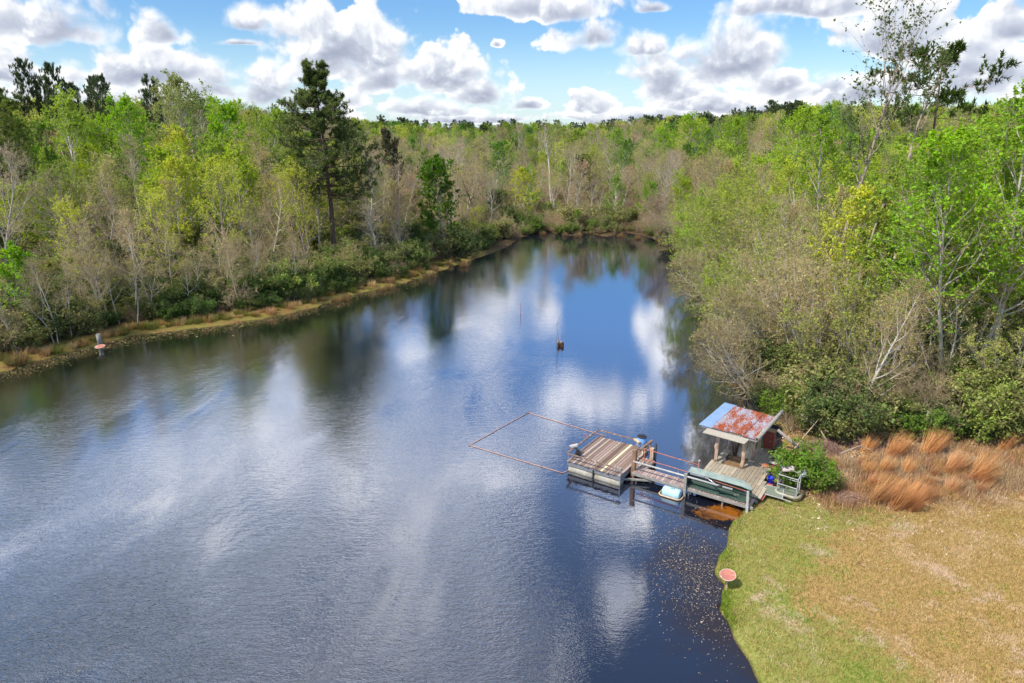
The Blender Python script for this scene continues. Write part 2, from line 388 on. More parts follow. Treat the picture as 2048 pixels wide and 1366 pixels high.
# ================================================================== SETTING
SHORE_PX = [(-260, 800), (-120, 770), (0, 745), (60, 728), (140, 706), (200, 690), (262, 672), (330, 664), (450, 650), (560, 632), (640, 612), (700, 592), (780, 574),
            (860, 551), (905, 532), (960, 515), (1010, 496), (1045, 474), (1095, 463), (1140, 472), (1172, 466), (1215, 474), (1252, 465), (1300, 474)]
SHORE = [at(*p) for p in SHORE_PX] + [(24.6, 108), (25.2, 100), (24.2, 90), (22.6, 80), (21.4, 70), (19.8, 61), (18.2, 52.5), (17.0, 46), (16.4, 41.5), (16.6, 38.6), (15.9, 36.2), (14.6, 34.6),
         (13.5, 33.0), (12.5, 31.0), (11.3, 29.75)] + [at(*p) for p in [(1462, 1050), (1448, 1090), (1440, 1120), (1437, 1150), (1438, 1175), (1437, 1205), (1450, 1235), (1462, 1258), (1480, 1300), (1512, 1366)]] + [(8.9, 16), (10, 10), (12, 0), (14, -60), (-90, -60), (-90, 20)]
SHORE = np.array(SHORE)
def sdf(X, Y):
    """signed distance to the shoreline, positive on land"""
    X = np.asarray(X, float); Y = np.asarray(Y, float)
    best = np.full(X.shape, 1e18); inside = np.zeros(X.shape, bool)
    n = len(SHORE)
    for i in range(n):
        x1, y1 = SHORE[i]; x2, y2 = SHORE[(i + 1) % n]
        ex, ey = x2 - x1, y2 - y1
        t_ = np.clip(((X - x1) * ex + (Y - y1) * ey) / (ex * ex + ey * ey + 1e-9), 0, 1)
        d = (X - x1 - t_ * ex) ** 2 + (Y - y1 - t_ * ey) ** 2
        best = np.minimum(best, d)
        if y1 != y2:
            c = ((y1 > Y) != (y2 > Y)) & (X < (x2 - x1) * (Y - y1) / (y2 - y1) + x1)
            inside ^= c
    d = np.sqrt(best)
    return np.where(inside, -d, d)
def sm(x, a, b):
    t_ = np.clip((x - a) / (b - a), 0, 1); return t_ * t_ * (3 - 2 * t_)
def wav(X, Y, s, k=0):
    return (np.sin(X / s + 1.3 * k) * np.cos(Y / s * 1.13 + k) + np.sin((X * .6 + Y * .8) / s * 1.7 + 2 + k) * .6 + np.sin((X * .8 - Y * .5) / s * 2.9 + k) * .35) / 1.6
def lawn_mask(X, Y):
    # open grass to the right of the dock, in front of the trees
    edge = 35.3 + 0.10 * (X - 18) + .5 * wav(X, Y, 2.2)
    return sm(edge - Y, -0.6, 0.9) * sm(np.asarray(X, float), 4, 7)
def height(X, Y, d=None):
    X = np.asarray(X, float); Y = np.asarray(Y, float)
    if d is None: d = sdf(X, Y) + .28 * wav(X, Y, .8, 2) + .14 * wav(X, Y, .31, 1)
    lawn = lawn_mask(X, Y)
    left = sm(-X, 10, 40); right = sm(X, 20, 45)
    wild = .28 * sm(d, 0, .8) + .1 * sm(d, 1, 5) + np.maximum(d - 6, 0) * (.055 + .045 * left + .02 * right)
    wild = 11 * (1 - np.exp(-wild / 11)) + .25 * wav(X, Y, 7) * sm(d, 2, 10) + 1.3 * wav(X, Y, 60, 3) * sm(d, 20, 80)
    gr = .22 * sm(d, 0, .5) + .028 * np.clip(d, 0, 40) + .05 * wav(X, Y, 3, 1) * sm(d, .5, 3)
    land = wild * (1 - lawn) + gr * lawn
    land = land + .55 * np.exp(-(((X - 17.2) / 1.6) ** 2 + ((Y - 32.6) / 1.3) ** 2)) + .25 * np.exp(-(((X - 20.5) / 2.5) ** 2 + ((Y - 33.6) / 1.3) ** 2))
    sea = -.25 * sm(-d, 0, .5) - .14 * np.minimum(-d, 12)
    return np.where(d > 0, land, sea)
def hz(x, y): return float(height(np.array([x]), np.array([y]))[0])
def on_ground(px, py):
    z = 0.3
    for _ in range(12):
        x, y = at(px, py, z); z = hz(x, y)
    return x, y, z

def axis(parts):
    out = [parts[0][0]]
    for a, b, s0, s1 in parts:
        x = a; n = 0
        ss = []
        while x < b - 1e-6:
            f = (x - a) / (b - a) if b > a else 0
            st = s0 * (s1 / s0) ** f
            x += st; ss.append(x)
        k = (b - a) / (ss[-1] - a)
        out += [a + (q - a) * k for q in ss]
    return np.array(out)
xs = axis([(-4000, -300, 500, 25), (-300, -60, 20, 1.4), (-60, 6, .9, .6), (6, 19, .22, .22), (19, 40, .3, 1.2), (40, 300, 1.5, 20), (300, 4000, 25, 500)])
ys = axis([(-300, 12, 30, .5), (12, 38, .24, .24), (38, 130, .4, .9), (130, 400, 1, 15), (400, 7000, 20, 700)])
GX, GY = np.meshgrid(xs, ys)
Dm = sdf(GX, GY)
Dg = Dm + (.28 * wav(GX, GY, .8, 2) + .14 * wav(GX, GY, .31, 1)) * np.where(lawn_mask(GX, GY) > .5, .7, 1)
GZ = height(GX, GY, Dg)
# distant low hills close the view
GZ += 5 * sm(GY, 700, 2500)
nx, ny = len(xs), len(ys)
idx = np.arange(nx * ny).reshape(ny, nx)
Fq = np.stack([idx[:-1, :-1].ravel(), idx[:-1, 1:].ravel(), idx[1:, 1:].ravel(), idx[1:, :-1].ravel()], 1)
Vg = np.stack([GX.ravel(), GY.ravel(), GZ.ravel()], 1)
gm = mesh_from('ground', Vg, Fq, smooth=True)
a_ = gm.attributes.new('lawn', 'FLOAT', 'POINT'); a_.data.foreach_set('value', lawn_mask(GX, GY).ravel().astype(np.float32))
a_ = gm.attributes.new('shore', 'FLOAT', 'POINT'); a_.data.foreach_set('value', Dg.ravel().astype(np.float32))
def f_ground(t):
    P = objc(t)
    la = t.node('ShaderNodeAttribute', attribute_name='lawn').outputs['Fac']; sh = t.node('ShaderNodeAttribute', attribute_name='shore').outputs['Fac']
    big = t.noise(P, .16, 4, .6, .4); mid = t.noise(P, .75, 6, .65, .2); fine = t.noise(P, 5.5, 5, .7); tiny = t.noise(P, 24, 3, .7)
    grass = t.ramp(fine, [(.25, (.13, .17, .035)), (.5, (.24, .25, .06)), (.75, (.36, .33, .10))])
    straw = t.ramp(fine, [(.25, (.22, .14, .045)), (.45, (.35, .23, .085)), (.6, (.44, .275, .115)), (.75, (.52, .40, .21))])
    bare = t.ramp(fine, [(.3, (.50, .33, .25)), (.7, (.68, .50, .40))])
    g = t.m('ADD', t.m('MULTIPLY', sh, -.072), t.m('ADD', t.m('MULTIPLY', big, 1.1), t.m('MULTIPLY', mid, .75)))
    g = t.m('SUBTRACT', g, t.m('MULTIPLY', t.m('SUBTRACT', t.noise(P, .33, 5, .7, .3), .5), 1.1))
    lawn = t.mix(t.step(g, .5, .72), straw, grass)
    gy0 = t.node('ShaderNodeSeparateXYZ'); t.l.new(P, gy0.inputs[0]); rough_ = t.step(t.m('ADD', gy0.outputs[1], t.m('ADD', t.m('MULTIPLY', gy0.outputs[0], -.04), t.m('MULTIPLY', mid, 5))), 30.6, 33.2)
    lawn = t.mix(rough_, lawn, t.ramp(fine, [(.3, (.12, .065, .04)), (.5, (.34, .19, .12)), (.7, (.50, .34, .22))]))
    bp = t.m('ADD', t.m('MULTIPLY', t.noise(t.v('ADD', P, (31, 7, 0)), .42, 5, .7, .5), .8), t.m('MULTIPLY', mid, .35))
    lawn = t.mix(t.m('MULTIPLY', t.step(bp, .60, .72), .6), lawn, bare)
    lawn = t.mix(t.step(tiny, .58, .8, 0, .45), lawn, t.hsv(lawn, .5, 1, .45))
    litter = t.ramp(t.m('ADD', t.m('MULTIPLY', fine, .6), t.m('MULTIPLY', tiny, .4)), [(.3, (.06, .035, .02)), (.5, (.19, .11, .065)), (.7, (.36, .24, .16))])
    brush = t.mix(t.step(mid, .45, .6), litter, t.mix(fine, (.12, .13, .04), (.22, .16, .07)))
    gy = t.node('ShaderNodeSeparateXYZ'); t.l.new(P, gy.inputs[0]); brush = t.mix(t.step(gy.outputs[1], 240, 400), brush, t.mix(mid, (.05, .08, .025), (.12, .15, .05)))
    bank = t.ramp(t.m('ADD', t.m('MULTIPLY', mid, .5), t.m('MULTIPLY', fine, .5)), [(.36, (.07, .04, .02)), (.46, (.26, .15, .055)), (.54, (.17, .18, .035)), (.62, (.34, .19, .07)), (.7, (.10, .07, .03))])
    bank = t.mix(t.step(gy.outputs[1], 92, 108), bank, t.mix(fine, (.05, .035, .02), (.14, .095, .05)))
    wild = t.mix(t.step(sh, 2.5, 4.5), bank, brush)
    c = t.mix(la, wild, lawn)
    mud = t.mix(fine, (.035, .025, .015), (.08, .055, .03))
    c = t.mix(t.step(sh, -.02, .16), mud, c)
    return pr(t, c, .95, t.m('ADD', fine, t.m('MULTIPLY', tiny, .5)), .6, 0, .1, .05)
gm.materials.append(mat('ground', f_ground))
tag(link('ground', gm), kind='structure')

# ------------------------------------------------------------------ water
def f_water(t):
    P = objc(t)
    sep = t.node('ShaderNodeSeparateXYZ'); t.l.new(P, sep.inputs[0]); x, y = sep.outputs[0], sep.outputs[1]
    w1 = t.noise(P, .07, 3, .55, .3)
    # wind on the open left half, calmer in the lee of the dock and along the right bank
    wind = t.step(t.m('ADD', t.m('ADD', x, t.m('MULTIPLY', y, -.06)), t.m('MULTIPLY', t.m('SUBTRACT', w1, .5), 9)), 3.5, -4.5)
    far = t.step(y, 40, 62, 1, .5)
    wind = t.m('MULTIPLY', t.m('MULTIPLY', wind, far), t.step(t.noise(t.v('MULTIPLY', P, (1, .45, 1)), .16, 3, .6, .6), .35, .62, .35, 1.5))
    rip = t.v('MULTIPLY', t.v('ADD', P, t.v('SCALE', t.noise(P, .35, 2, .5, 0, 1), None, .9)), (.62, 1.5, 1))
    a = t.noise(rip, 3.1, 3, .6, .35)
    rp2 = t.v('MULTIPLY', P, (1.0, 1.9, 1)); b = t.noise(rp2, 8.5, 2, .55, .2)
    swell = t.noise(t.v('MULTIPLY', P, (.7, 1.0, 1)), .9, 2, .5)
    near = t.step(y, 34, 17)
    amp = t.m('ADD', .035, t.m('MULTIPLY', wind, t.m('ADD', .13, t.m('MULTIPLY', near, .55))))
    h = t.m('MULTIPLY', t.m('ADD', t.m('ADD', t.m('MULTIPLY', a, 1.0), t.m('MULTIPLY', b, .5)), t.m('MULTIPLY', swell, .5)), amp)
    bump = t.node('ShaderNodeBump'); bump.inputs['Strength'].default_value = 1.0; bump.inputs['Distance'].default_value = .055
    t.l.new(h, bump.inputs['Height'])
    # shallow, tea-coloured edges and a rusty shelf under the dock
    shal = t.m('MULTIPLY', t.noise(P, 1.6, 5, .7), 1.0)
    dx = t.m('DIVIDE', t.m('SUBTRACT', x, 10.3), 1.5); dy = t.m('DIVIDE', t.m('SUBTRACT', y, 29.4), .95)
    sp = t.m('ADD', t.m('SUBTRACT', 1.0, t.m('SQRT', t.m('ADD', t.m('MULTIPLY', dx, dx), t.m('MULTIPLY', dy, dy)))), t.m('MULTIPLY', t.m('SUBTRACT', shal, .5), 2.4))
    dx2 = t.m('DIVIDE', t.m('SUBTRACT', x, 17.2), 1.6); dy2 = t.m('DIVIDE', t.m('SUBTRACT', y, 46.5), 1.2)
    sp2 = t.m('ADD', t.m('SUBTRACT', 1.0, t.m('SQRT', t.m('ADD', t.m('MULTIPLY', dx2, dx2), t.m('MULTIPLY', dy2, dy2)))), t.m('MULTIPLY', t.m('SUBTRACT', shal, .5), 2))
    body = t.mix(t.step(x, -20, 6), (.010, .013, .008), (.008, .011, .022))
    body = t.mix(t.step(t.m('MAXIMUM', sp, sp2), .1, .5), body, (.36, .12, .012))
    fr = t.node('ShaderNodeLayerWeight'); fr.inputs[0].default_value = .5; t.l.new(bump.outputs[0], fr.inputs['Normal'])
    fac = t.m('ADD', .085, t.m('MULTIPLY', t.m('POWER', fr.outputs['Facing'], 1.9), .74), clamp=True)
    # a dark brown, less glossy patch in the still corner by the lawn
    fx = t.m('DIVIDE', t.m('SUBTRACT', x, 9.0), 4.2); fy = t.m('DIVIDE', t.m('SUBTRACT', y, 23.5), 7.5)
    dark_patch = t.step(t.m('ADD', t.m('SUBTRACT', 1.0, t.m('SQRT', t.m('ADD', t.m('MULTIPLY', fx, fx), t.m('MULTIPLY', fy, fy)))), t.m('MULTIPLY', t.m('SUBTRACT', t.noise(P, .5, 4, .6), .5), 1.3)), .0, .75)
    body = t.mix(dark_patch, body, (.026, .019, .017)); fac = t.m('MULTIPLY', fac, t.m('SUBTRACT', 1.0, t.m('MULTIPLY', dark_patch, .6)))
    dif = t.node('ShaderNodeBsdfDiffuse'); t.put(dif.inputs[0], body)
    gl = t.node('ShaderNodeBsdfGlossy'); gl.inputs['Roughness'].default_value = .012; t.put(gl.inputs['Color'], (.94, .95, 1.0))
    t.l.new(bump.outputs[0], gl.inputs['Normal'])
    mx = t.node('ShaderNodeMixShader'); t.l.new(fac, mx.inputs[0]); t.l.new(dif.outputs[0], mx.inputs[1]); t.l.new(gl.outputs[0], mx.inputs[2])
    return mx.outputs[0]
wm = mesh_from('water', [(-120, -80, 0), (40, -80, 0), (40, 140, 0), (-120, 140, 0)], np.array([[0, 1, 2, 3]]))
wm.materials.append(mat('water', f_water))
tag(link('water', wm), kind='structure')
# ================================================================== VEGETATION
def nrm(v): return v / np.maximum(np.linalg.norm(v, axis=-1, keepdims=True), 1e-9)
def grow(rg, start, d, length, r0, r1, K, wob=.12, trop=0.0, droop=None):
    N = len(start); P = np.zeros((N, K, 3)); P[:, 0] = start; d = nrm(d.copy())
    st = (length / (K - 1))[:, None]
    for k in range(1, K):
        d = d + rg.normal(0, wob, (N, 3)); d[:, 2] += trop if np.isscalar(trop) else trop[k]
        d = nrm(d); P[:, k] = P[:, k - 1] + d * st
    t_ = np.linspace(0, 1, K)[None]
    Rd = r0[:, None] * (1 - t_) + r1[:, None] * t_
    return P, Rd
def kids(rg, P, Rd, n, t0, t1, ang, asd=.12, bias=None):
    """n child starts per parent -> start, dir, t, parent radius"""
    N, K, _ = P.shape
    base = (np.arange(n) + .5) / n
    t_ = t0 + (t1 - t0) * np.clip(base[None] + rg.uniform(-.5, .5, (N, n)) / n, 0, 1)
    f = t_ * (K - 1); i = np.minimum(f.astype(int), K - 2); w = (f - i)[..., None]
    rows = np.arange(N)[:, None]
    S = P[rows, i] * (1 - w) + P[rows, i + 1] * w
    T = nrm(P[rows, i + 1] - P[rows, i])
    ref = np.where(np.abs(T[..., 2:3]) < .9, np.array([0, 0, 1.]), np.array([1., 0, 0]))
    A = nrm(np.cross(T, ref)); B = np.cross(T, A)
    ph = (np.arange(n) * 2.39996)[None] + rg.uniform(0, 6.28, (N, 1)) + rg.normal(0, .35, (N, n))
    a = (ang if np.isscalar(ang) else ang(t_)) + rg.normal(0, asd, (N, n))
    D = T * np.cos(a)[..., None] + (A * np.cos(ph)[..., None] + B * np.sin(ph)[..., None]) * np.sin(a)[..., None]
    if bias is not None: D = nrm(D + np.array(bias))
    pr_ = Rd[rows, i] * (1 - w[..., 0]) + Rd[rows, i + 1] * w[..., 0]
    return S.reshape(-1, 3), D.reshape(-1, 3), t_.reshape(-1), pr_.reshape(-1), np.repeat(np.arange(N), n)
class Geo:
    def __init__(s): s.V = []; s.Q = []; s.T = []; s.qm = []; s.tm = []; s.k = 0
    def tubes(s, P, Rd, n, m=0):
        N, K, _ = P.shape
        T = np.empty_like(P); T[:, 1:-1] = P[:, 2:] - P[:, :-2]; T[:, 0] = P[:, 1] - P[:, 0]; T[:, -1] = P[:, -1] - P[:, -2]
        T = nrm(T); mean = nrm(P[:, -1] - P[:, 0])[:, None]
        ref = np.where(np.abs(mean[..., 2:3]) < .8, np.array([0, 0, 1.]), np.array([1., 0, 0]))
        A = nrm(np.cross(T, np.broadcast_to(ref, T.shape))); B = np.cross(T, A)
        th = np.arange(n) * 2 * math.pi / n
        V = P[:, :, None] + (A[:, :, None] * np.cos(th)[None, None, :, None] + B[:, :, None] * np.sin(th)[None, None, :, None]) * Rd[:, :, None, None]
        idx = np.arange(N * K * n).reshape(N, K, n)
        a = idx[:, :-1]; b = idx[:, 1:]
        Q = np.stack([a, np.roll(a, -1, 2), np.roll(b, -1, 2), b], -1).reshape(-1, 4)
        s.V.append(V.reshape(-1, 3)); s.Q.append(Q + s.k); s.qm.append(np.full(len(Q), m)); s.k += N * K * n
    def leaves(s, rg, C, size, m=1, upb=.5, asp=.62, sd=.25, dirs=None):
        N = len(C); nrml = nrm(rg.normal(0, 1, (N, 3)) + np.array([0, 0, upb * 1.5]))
        a = rg.normal(0, 1, (N, 3)) if dirs is None else dirs + rg.normal(0, .3, (N, 3))
        A = nrm(np.cross(nrml, a)); B = np.cross(nrml, A)
        sz = size * np.exp(rg.normal(0, sd, N))[:, None]
        fold = nrml * sz * .18
        V = np.stack([C - B * sz * .5, C + A * sz * .5 * asp + fold, C + B * sz * .5, C - A * sz * .5 * asp + fold], 1).reshape(-1, 3)
        Q = np.arange(N * 4).reshape(N, 4)
        s.V.append(V); s.Q.append(Q + s.k); s.qm.append(np.full(N, m)); s.k += 4 * N
    def blades(s, base, tip, w, m=0, bend=None):
        """thin tapering ribbons: quad + triangle"""
        N = len(base); d = tip - base
        side = nrm(np.cross(d, np.array([0.13, .2, 1.0]) + np.zeros_like(d))) * (w if np.isscalar(w) else w[:, None])
        mid = base + d * .55 + (0 if bend is None else bend)
        V = np.stack([base - side, base + side, mid + side * .7, mid - side * .7, tip], 1).reshape(-1, 3)
        i = np.arange(N)[:, None] * 5 + s.k
        s.V.append(V); s.Q.append(np.concatenate([i, i + 1, i + 2, i + 3], 1)); s.T.append(np.concatenate([i + 3, i + 2, i + 4], 1))
        s.qm.append(np.full(N, m)); s.tm.append(np.full(N, m)); s.k += 5 * N
    def mesh(s, name, mats, smooth=False):
        Q = np.concatenate(s.Q) if s.Q else None; T = np.concatenate(s.T) if s.T else None
        mi = np.concatenate(s.qm + s.tm)
        return mesh_from(name, np.concatenate(s.V), Q, mats, mi, smooth, T)
def pick(P, rg, M_, lo=.25, hi=1.0):
    """M_ random points along each branch -> (N*M_,3)"""
    N, K, _ = P.shape
    f = rg.uniform(lo, hi, (N, M_)) * (K - 1); i = np.minimum(f.astype(int), K - 2); w = (f - i)[..., None]; r_ = np.arange(N)[:, None]
    return (P[r_, i] * (1 - w) + P[r_, i + 1] * w).reshape(-1, 3)

def make_tree(seed, h=15, base=.3, spread=.26, nb=20, leaf=.26, per=6, twig=False, lean=(0, 0), bark='bark_grey', twm='twig_grey', stems=1, rad=None, updir=.12, shape='oval', jit=.35, l2=6, l3=4, wob=.06):
    """deciduous tree: returns (trunk mesh, crown mesh)"""
    rg = np.random.default_rng(seed)
    rad = rad or h * .013
    g = Geo(); c = Geo()
    st = np.zeros((stems, 3)); d = np.zeros((stems, 3)); d[:, 2] = 1
    if stems > 1:
        an = np.arange(stems) * 6.283 / stems + rg.uniform(0, 6); st[:, 0] = np.cos(an) * rad * 1.2; st[:, 1] = np.sin(an) * rad * 1.2
        d[:, 0] += np.cos(an) * rg.uniform(.1, .3, stems); d[:, 1] += np.sin(an) * rg.uniform(.1, .3, stems)
    d[:, 0] += lean[0]; d[:, 1] += lean[1]; st[:, 2] = -.5
    L = h * rg.uniform(.85, 1.0, stems) if stems > 1 else np.array([h * .96])
    r0 = np.full(stems, rad / stems ** .4)
    P, Rd = grow(rg, st, d, L + .5, r0, r0 * .12, 13, wob, .02)
    Rd[:, 0] *= 1.25
    g.tubes(P, Rd, 7)
    def ang(t_): return 1.15 - .6 * t_
    S, D, tt, pr_, _ = kids(rg, P, Rd, nb, base, .985, ang, .15)
    s_ = (tt - base) / (1 - base)
    prof = {'oval': np.sin(np.clip(.22 + s_ * .78, 0, 1) * math.pi) ** .7 * .95 + .12, 'cone': 1.05 - s_ * .85, 'vase': .45 + .75 * np.sin(s_ * 2.2), 'column': .55 + 0 * s_}[shape]
    L1 = h * spread * prof * rg.uniform(.7, 1.2, len(S))
    P1, R1 = grow(rg, S, D, L1, np.minimum(pr_ * .6, L1 * .02 + .01), pr_ * 0 + .008, 7, .11, updir)
    g.tubes(P1, R1, 4)
    S, D, tt, pr_, pi = kids(rg, P1, R1, l2, .25, 1.0, .75, .2)
    L2 = L1[pi] * .5 * (1.15 - .6 * tt) * rg.uniform(.6, 1.3, len(S))
    P2, R2 = grow(rg, S, D, L2, np.maximum(pr_ * .6, .008), pr_ * 0 + .005, 5, .16, updir * .6)
    c.tubes(P2, R2, 3, 0)
    S, D, tt, pr_, pi = kids(rg, P2, R2, l3, .2, 1.0, .7, .25)
    L3 = L2[pi] * .55 * rg.uniform(.6, 1.3, len(S))
    P3, R3 = grow(rg, S, D, L3, np.maximum(pr_ * .7, .007), pr_ * 0 + .004, 4, .2, updir * .5)
    c.tubes(P3, R3, 3, 0)
    src, lo = P3, .2
    if twig:
        S, D, tt, pr_, pi = kids(rg, P3, R3, 4, .15, 1.0, .6, .25)
        L4 = np.maximum(L3[pi] * .6, .25) * rg.uniform(.6, 1.3, len(S))
        P4, R4 = grow(rg, S, D, L4, pr_ * 0 + .0075, pr_ * 0 + .004, 3, .2, updir)
        c.tubes(P4, R4, 3, 0); src = P4
    if per:
        pc = int(max(1, round(per)))
        C = pick(src, rg, pc, lo, 1.08)
        if per < 1: C = C[rg.uniform(0, 1, len(C)) < per]
        C = C + rg.normal(0, leaf * jit, C.shape)
        c.leaves(rg, C, leaf)
    return g.mesh('trunk', [M[bark]], True), c.mesh('crown', [M[twm], M['leaf']])

def make_pine(seed, h=22, base=.5, spread=.2, nb=46, tufts=3, bark='bark_brown', hero=False, lean=(0, 0), layers=0):
    rg = np.random.default_rng(seed); g = Geo(); c = Geo()
    rad = h * .0125
    P, Rd = grow(rg, np.array([[0, 0, -.5]]), np.array([[lean[0], lean[1], 1.]]), np.array([h + .3]), np.array([rad]), np.array([rad * .18]), 16, .018, .02)
    g.tubes(P, Rd, 9)
    S, D, tt, pr_, _ = kids(rg, P, Rd, nb, base, .99, lambda t_: 1.5 - .75 * np.clip((t_ - base) / (1 - base), 0, 1) ** 1.6, .16)
    if layers:      # gather the limbs into whorls with gaps between
        q = np.round((tt - base) / (1 - base) * layers) / layers * (1 - base) + base
        shift = (q - tt) * .72 * h; S = S + np.array([0, 0, 1.]) * shift[:, None]
    s_ = (tt - base) / (1 - base)
    prof = (.5 + .9 * np.sin(np.clip(s_ * 1.12 + .12, 0, 1) * math.pi) ** .8) * (1 - .35 * s_) if hero else .4 + .75 * np.sin(np.clip(.25 + s_ * .7, 0, 1) * math.pi)
    L1 = h * spread * prof * rg.uniform(.55, 1.2, len(S))
    P1, R1 = grow(rg, S, D, L1, np.minimum(pr_ * .42, .1), pr_ * 0 + .02, 8, .09, [0, -.08, -.07, -.03, .03, .09, .13, .15])
    g.tubes(P1, R1, 4)
    S, D, tt, pr_, pi = kids(rg, P1, R1, 11 if hero else 8, .3, 1.0, .8, .2, (0, 0, .25))
    L2 = (L1[pi] * (.24 if layers else .30) * (1.1 - .5 * tt) + .35) * rg.uniform(.6, 1.2, len(S))
    P2, R2 = grow(rg, S, D, L2, pr_ * 0 + .022, pr_ * 0 + .012, 4, .18, .14)
    c.tubes(P2, R2, 3, 0)
    Pn = [P2]
    S, D, tt, pr_, pi = kids(rg, P2, R2, 3, .3, 1.0, .7, .2, (0, 0, .25))
    P3, R3 = grow(rg, S, D, L2[pi] * .5, pr_ * 0 + .014, pr_ * 0 + .009, 3, .18, .14)
    c.tubes(P3, R3, 3, 0)
    # needle tufts at every shoot end
    ends = np.concatenate([P2[:, -1], P3[:, -1], P3[:, 1]]); dr = np.concatenate([P2[:, -1] - P2[:, -2], P3[:, -1] - P3[:, -2], P3[:, 1] - P3[:, 0]])
    dr = nrm(dr); n = 15 if hero else 9
    b = np.repeat(ends, n, 0); dd = nrm(np.repeat(dr, n, 0) * .8 + nrm(rg.normal(0, 1, (len(b), 3))) * 1.0)
    ln = (.40 if hero else .52) * rg.uniform(.7, 1.15, len(b))[:, None]
    b = b + rg.normal(0, .03, b.shape)
    c.blades(b, b + dd * ln, .033 if hero else .07, 1)
    return g.mesh('trunk', [M[bark]], True), c.mesh('crown', [M['twig_grey'], M['leaf']])

def make_shrub(seed, h=2.5, w=2.2, leaf=.16, n=3800, stems=14, bare=False, arch=0.0, bias=(0, 0)):
    """multi-stemmed shrub: (stems mesh, foliage mesh)"""
    rg = np.random.default_rng(seed); g = Geo(); c = Geo()
    an = rg.uniform(0, 6.283, stems); inc = rg.uniform(.1, .95, stems)
    d = np.stack([np.cos(an) * inc + bias[0], np.sin(an) * inc + bias[1], np.full(stems, 1.)], 1)
    st = np.stack([np.cos(an) * .15 * w * inc, np.sin(an) * .15 * w * inc, np.full(stems, -.25)], 1)
    L = np.full(stems, h) * rg.uniform(.75, 1.15, stems)
    P, Rd = grow(rg, st, d, L, np.full(stems, h * .011 + .006), np.full(stems, .007), 8, .1, -arch)
    g.tubes(P, Rd, 5)
    S, D, tt, pr_, pi = kids(rg, P, Rd, 9, .2, 1, .75, .2)
    L1 = L[pi] * .42 * (1.2 - .7 * tt) * rg.uniform(.6, 1.2, len(S))
    P1, R1 = grow(rg, S, D, L1, np.maximum(pr_ * .55, .007), pr_ * 0 + .005, 5, .16, .05 - arch)
    g.tubes(P1, R1, 3)
    S, D, tt, pr_, pi = kids(rg, P1, R1, 6, .15, 1, .7, .2)
    L2 = L1[pi] * .5 * rg.uniform(.6, 1.2, len(S))
    P2, R2 = grow(rg, S, D, L2, pr_ * 0 + .008, pr_ * 0 + .004, 4, .2, .04 - arch)
    c.tubes(P2, R2, 3, 0)
    if bare:
        S, D, tt, pr_, pi = kids(rg, P2, R2, 3, .2, 1, .6, .2)
        P3, R3 = grow(rg, S, D, L2[pi] * .7, pr_ * 0 + .006, pr_ * 0 + .003, 3, .2, .03)
        c.tubes(P3, R3, 3, 0)
        P2 = P3
    if n:
        C = pick(P2, rg, max(1, int(math.ceil(n / len(P2)))), .1, 1.15)
        C = C[rg.permutation(len(C))[:n]] + rg.normal(0, leaf * .6, (min(n, len(C)), 3))
        C[:, 2] = np.maximum(C[:, 2], .03)
        c.leaves(rg, C, leaf, upb=.7)
    return g.mesh('stems', [M['twig_tan' if bare else 'bark_grey']], True), c.mesh('foliage', [M['twig_tan'], M['leaf']])

def make_tussock(seed, h=.9, r=.35, n=260, lean=(0, 0), w=.012, spread=.5, mt='straw'):
    rg = np.random.default_rng(seed); g = Geo()
    an = rg.uniform(0, 6.283, n); q = np.sqrt(rg.uniform(0, 1, n)) * r
    b = np.stack([np.cos(an) * q, np.sin(an) * q, np.full(n, -.08)], 1)
    L = h * rg.uniform(.45, 1.1, n)
    out = np.stack([np.cos(an), np.sin(an), np.zeros(n)], 1) * (rg.uniform(0, 1, n) * spread)[:, None]
    d = nrm(out + np.array([lean[0], lean[1], 1.0]) + rg.normal(0, .12, (n, 3)))
    tip = b + d * L[:, None]; tip[:, 0] += lean[0] * L * .35; tip[:, 1] += lean[1] * L * .35; tip[:, 2] -= (L * .1)
    g.blades(b, tip, w, 0)
    return g.mesh('tussock', [M[mt]])
def f_straw(t):
    oi = t.node('ShaderNodeObjectInfo'); i = island(t)
    c = t.hsv(oi.outputs['Color'], t.m('ADD', .485, t.m('MULTIPLY', i, .03)), 1, t.m('ADD', .55, t.m('MULTIPLY', i, .9)))
    d = t.node('ShaderNodeBsdfDiffuse'); t.put(d.inputs[0], c)
    tr = t.node('ShaderNodeBsdfTranslucent'); t.put(tr.inputs[0], c)
    mx = t.node('ShaderNodeMixShader'); mx.inputs[0].default_value = .3
    t.l.new(d.outputs[0], mx.inputs[1]); t.l.new(tr.outputs[0], mx.inputs[2]); return mx.outputs[0]
M['straw'] = mat('dry_grass', f_straw)

# ---- library of plant forms (seed meshes, shared by every copy)
LIB = {}
def lib(k, f, *seeds, **kw): LIB[k] = [(f(s, **kw), kw.get('h', 1)) for s in seeds]
lib('green', make_tree, 11, 12, 13, h=15, base=.16, spread=.33, nb=28, leaf=.20, per=13, l3=5, bark='bark_pale')
lib('budding', make_tree, 21, 22, 23, h=15, base=.15, spread=.30, nb=26, leaf=.15, per=7, l3=5, updir=.14)
lib('sparse', make_tree, 31, 32, h=15, base=.18, spread=.29, nb=24, leaf=.13, per=1, twig=True, updir=.12, bark='bark_pale', twm='twig_tan')
lib('bare', make_tree, 41, 42, 43, h=15, base=.25, spread=.25, nb=22, leaf=.12, per=.25, twig=True, updir=.12, bark='bark_pale', twm='twig_grey', wob=.09)
lib('evergreen', make_tree, 51, 52, h=10, base=.12, spread=.3, nb=30, leaf=.22, per=12, l3=5, bark='bark_grey')
lib('pine', make_pine, 61, 62, 63, h=22, base=.52, spread=.18, nb=36)
lib('shrub', make_shrub, 71, 72, 73, h=2.6, w=2.2, n=5200, leaf=.15)
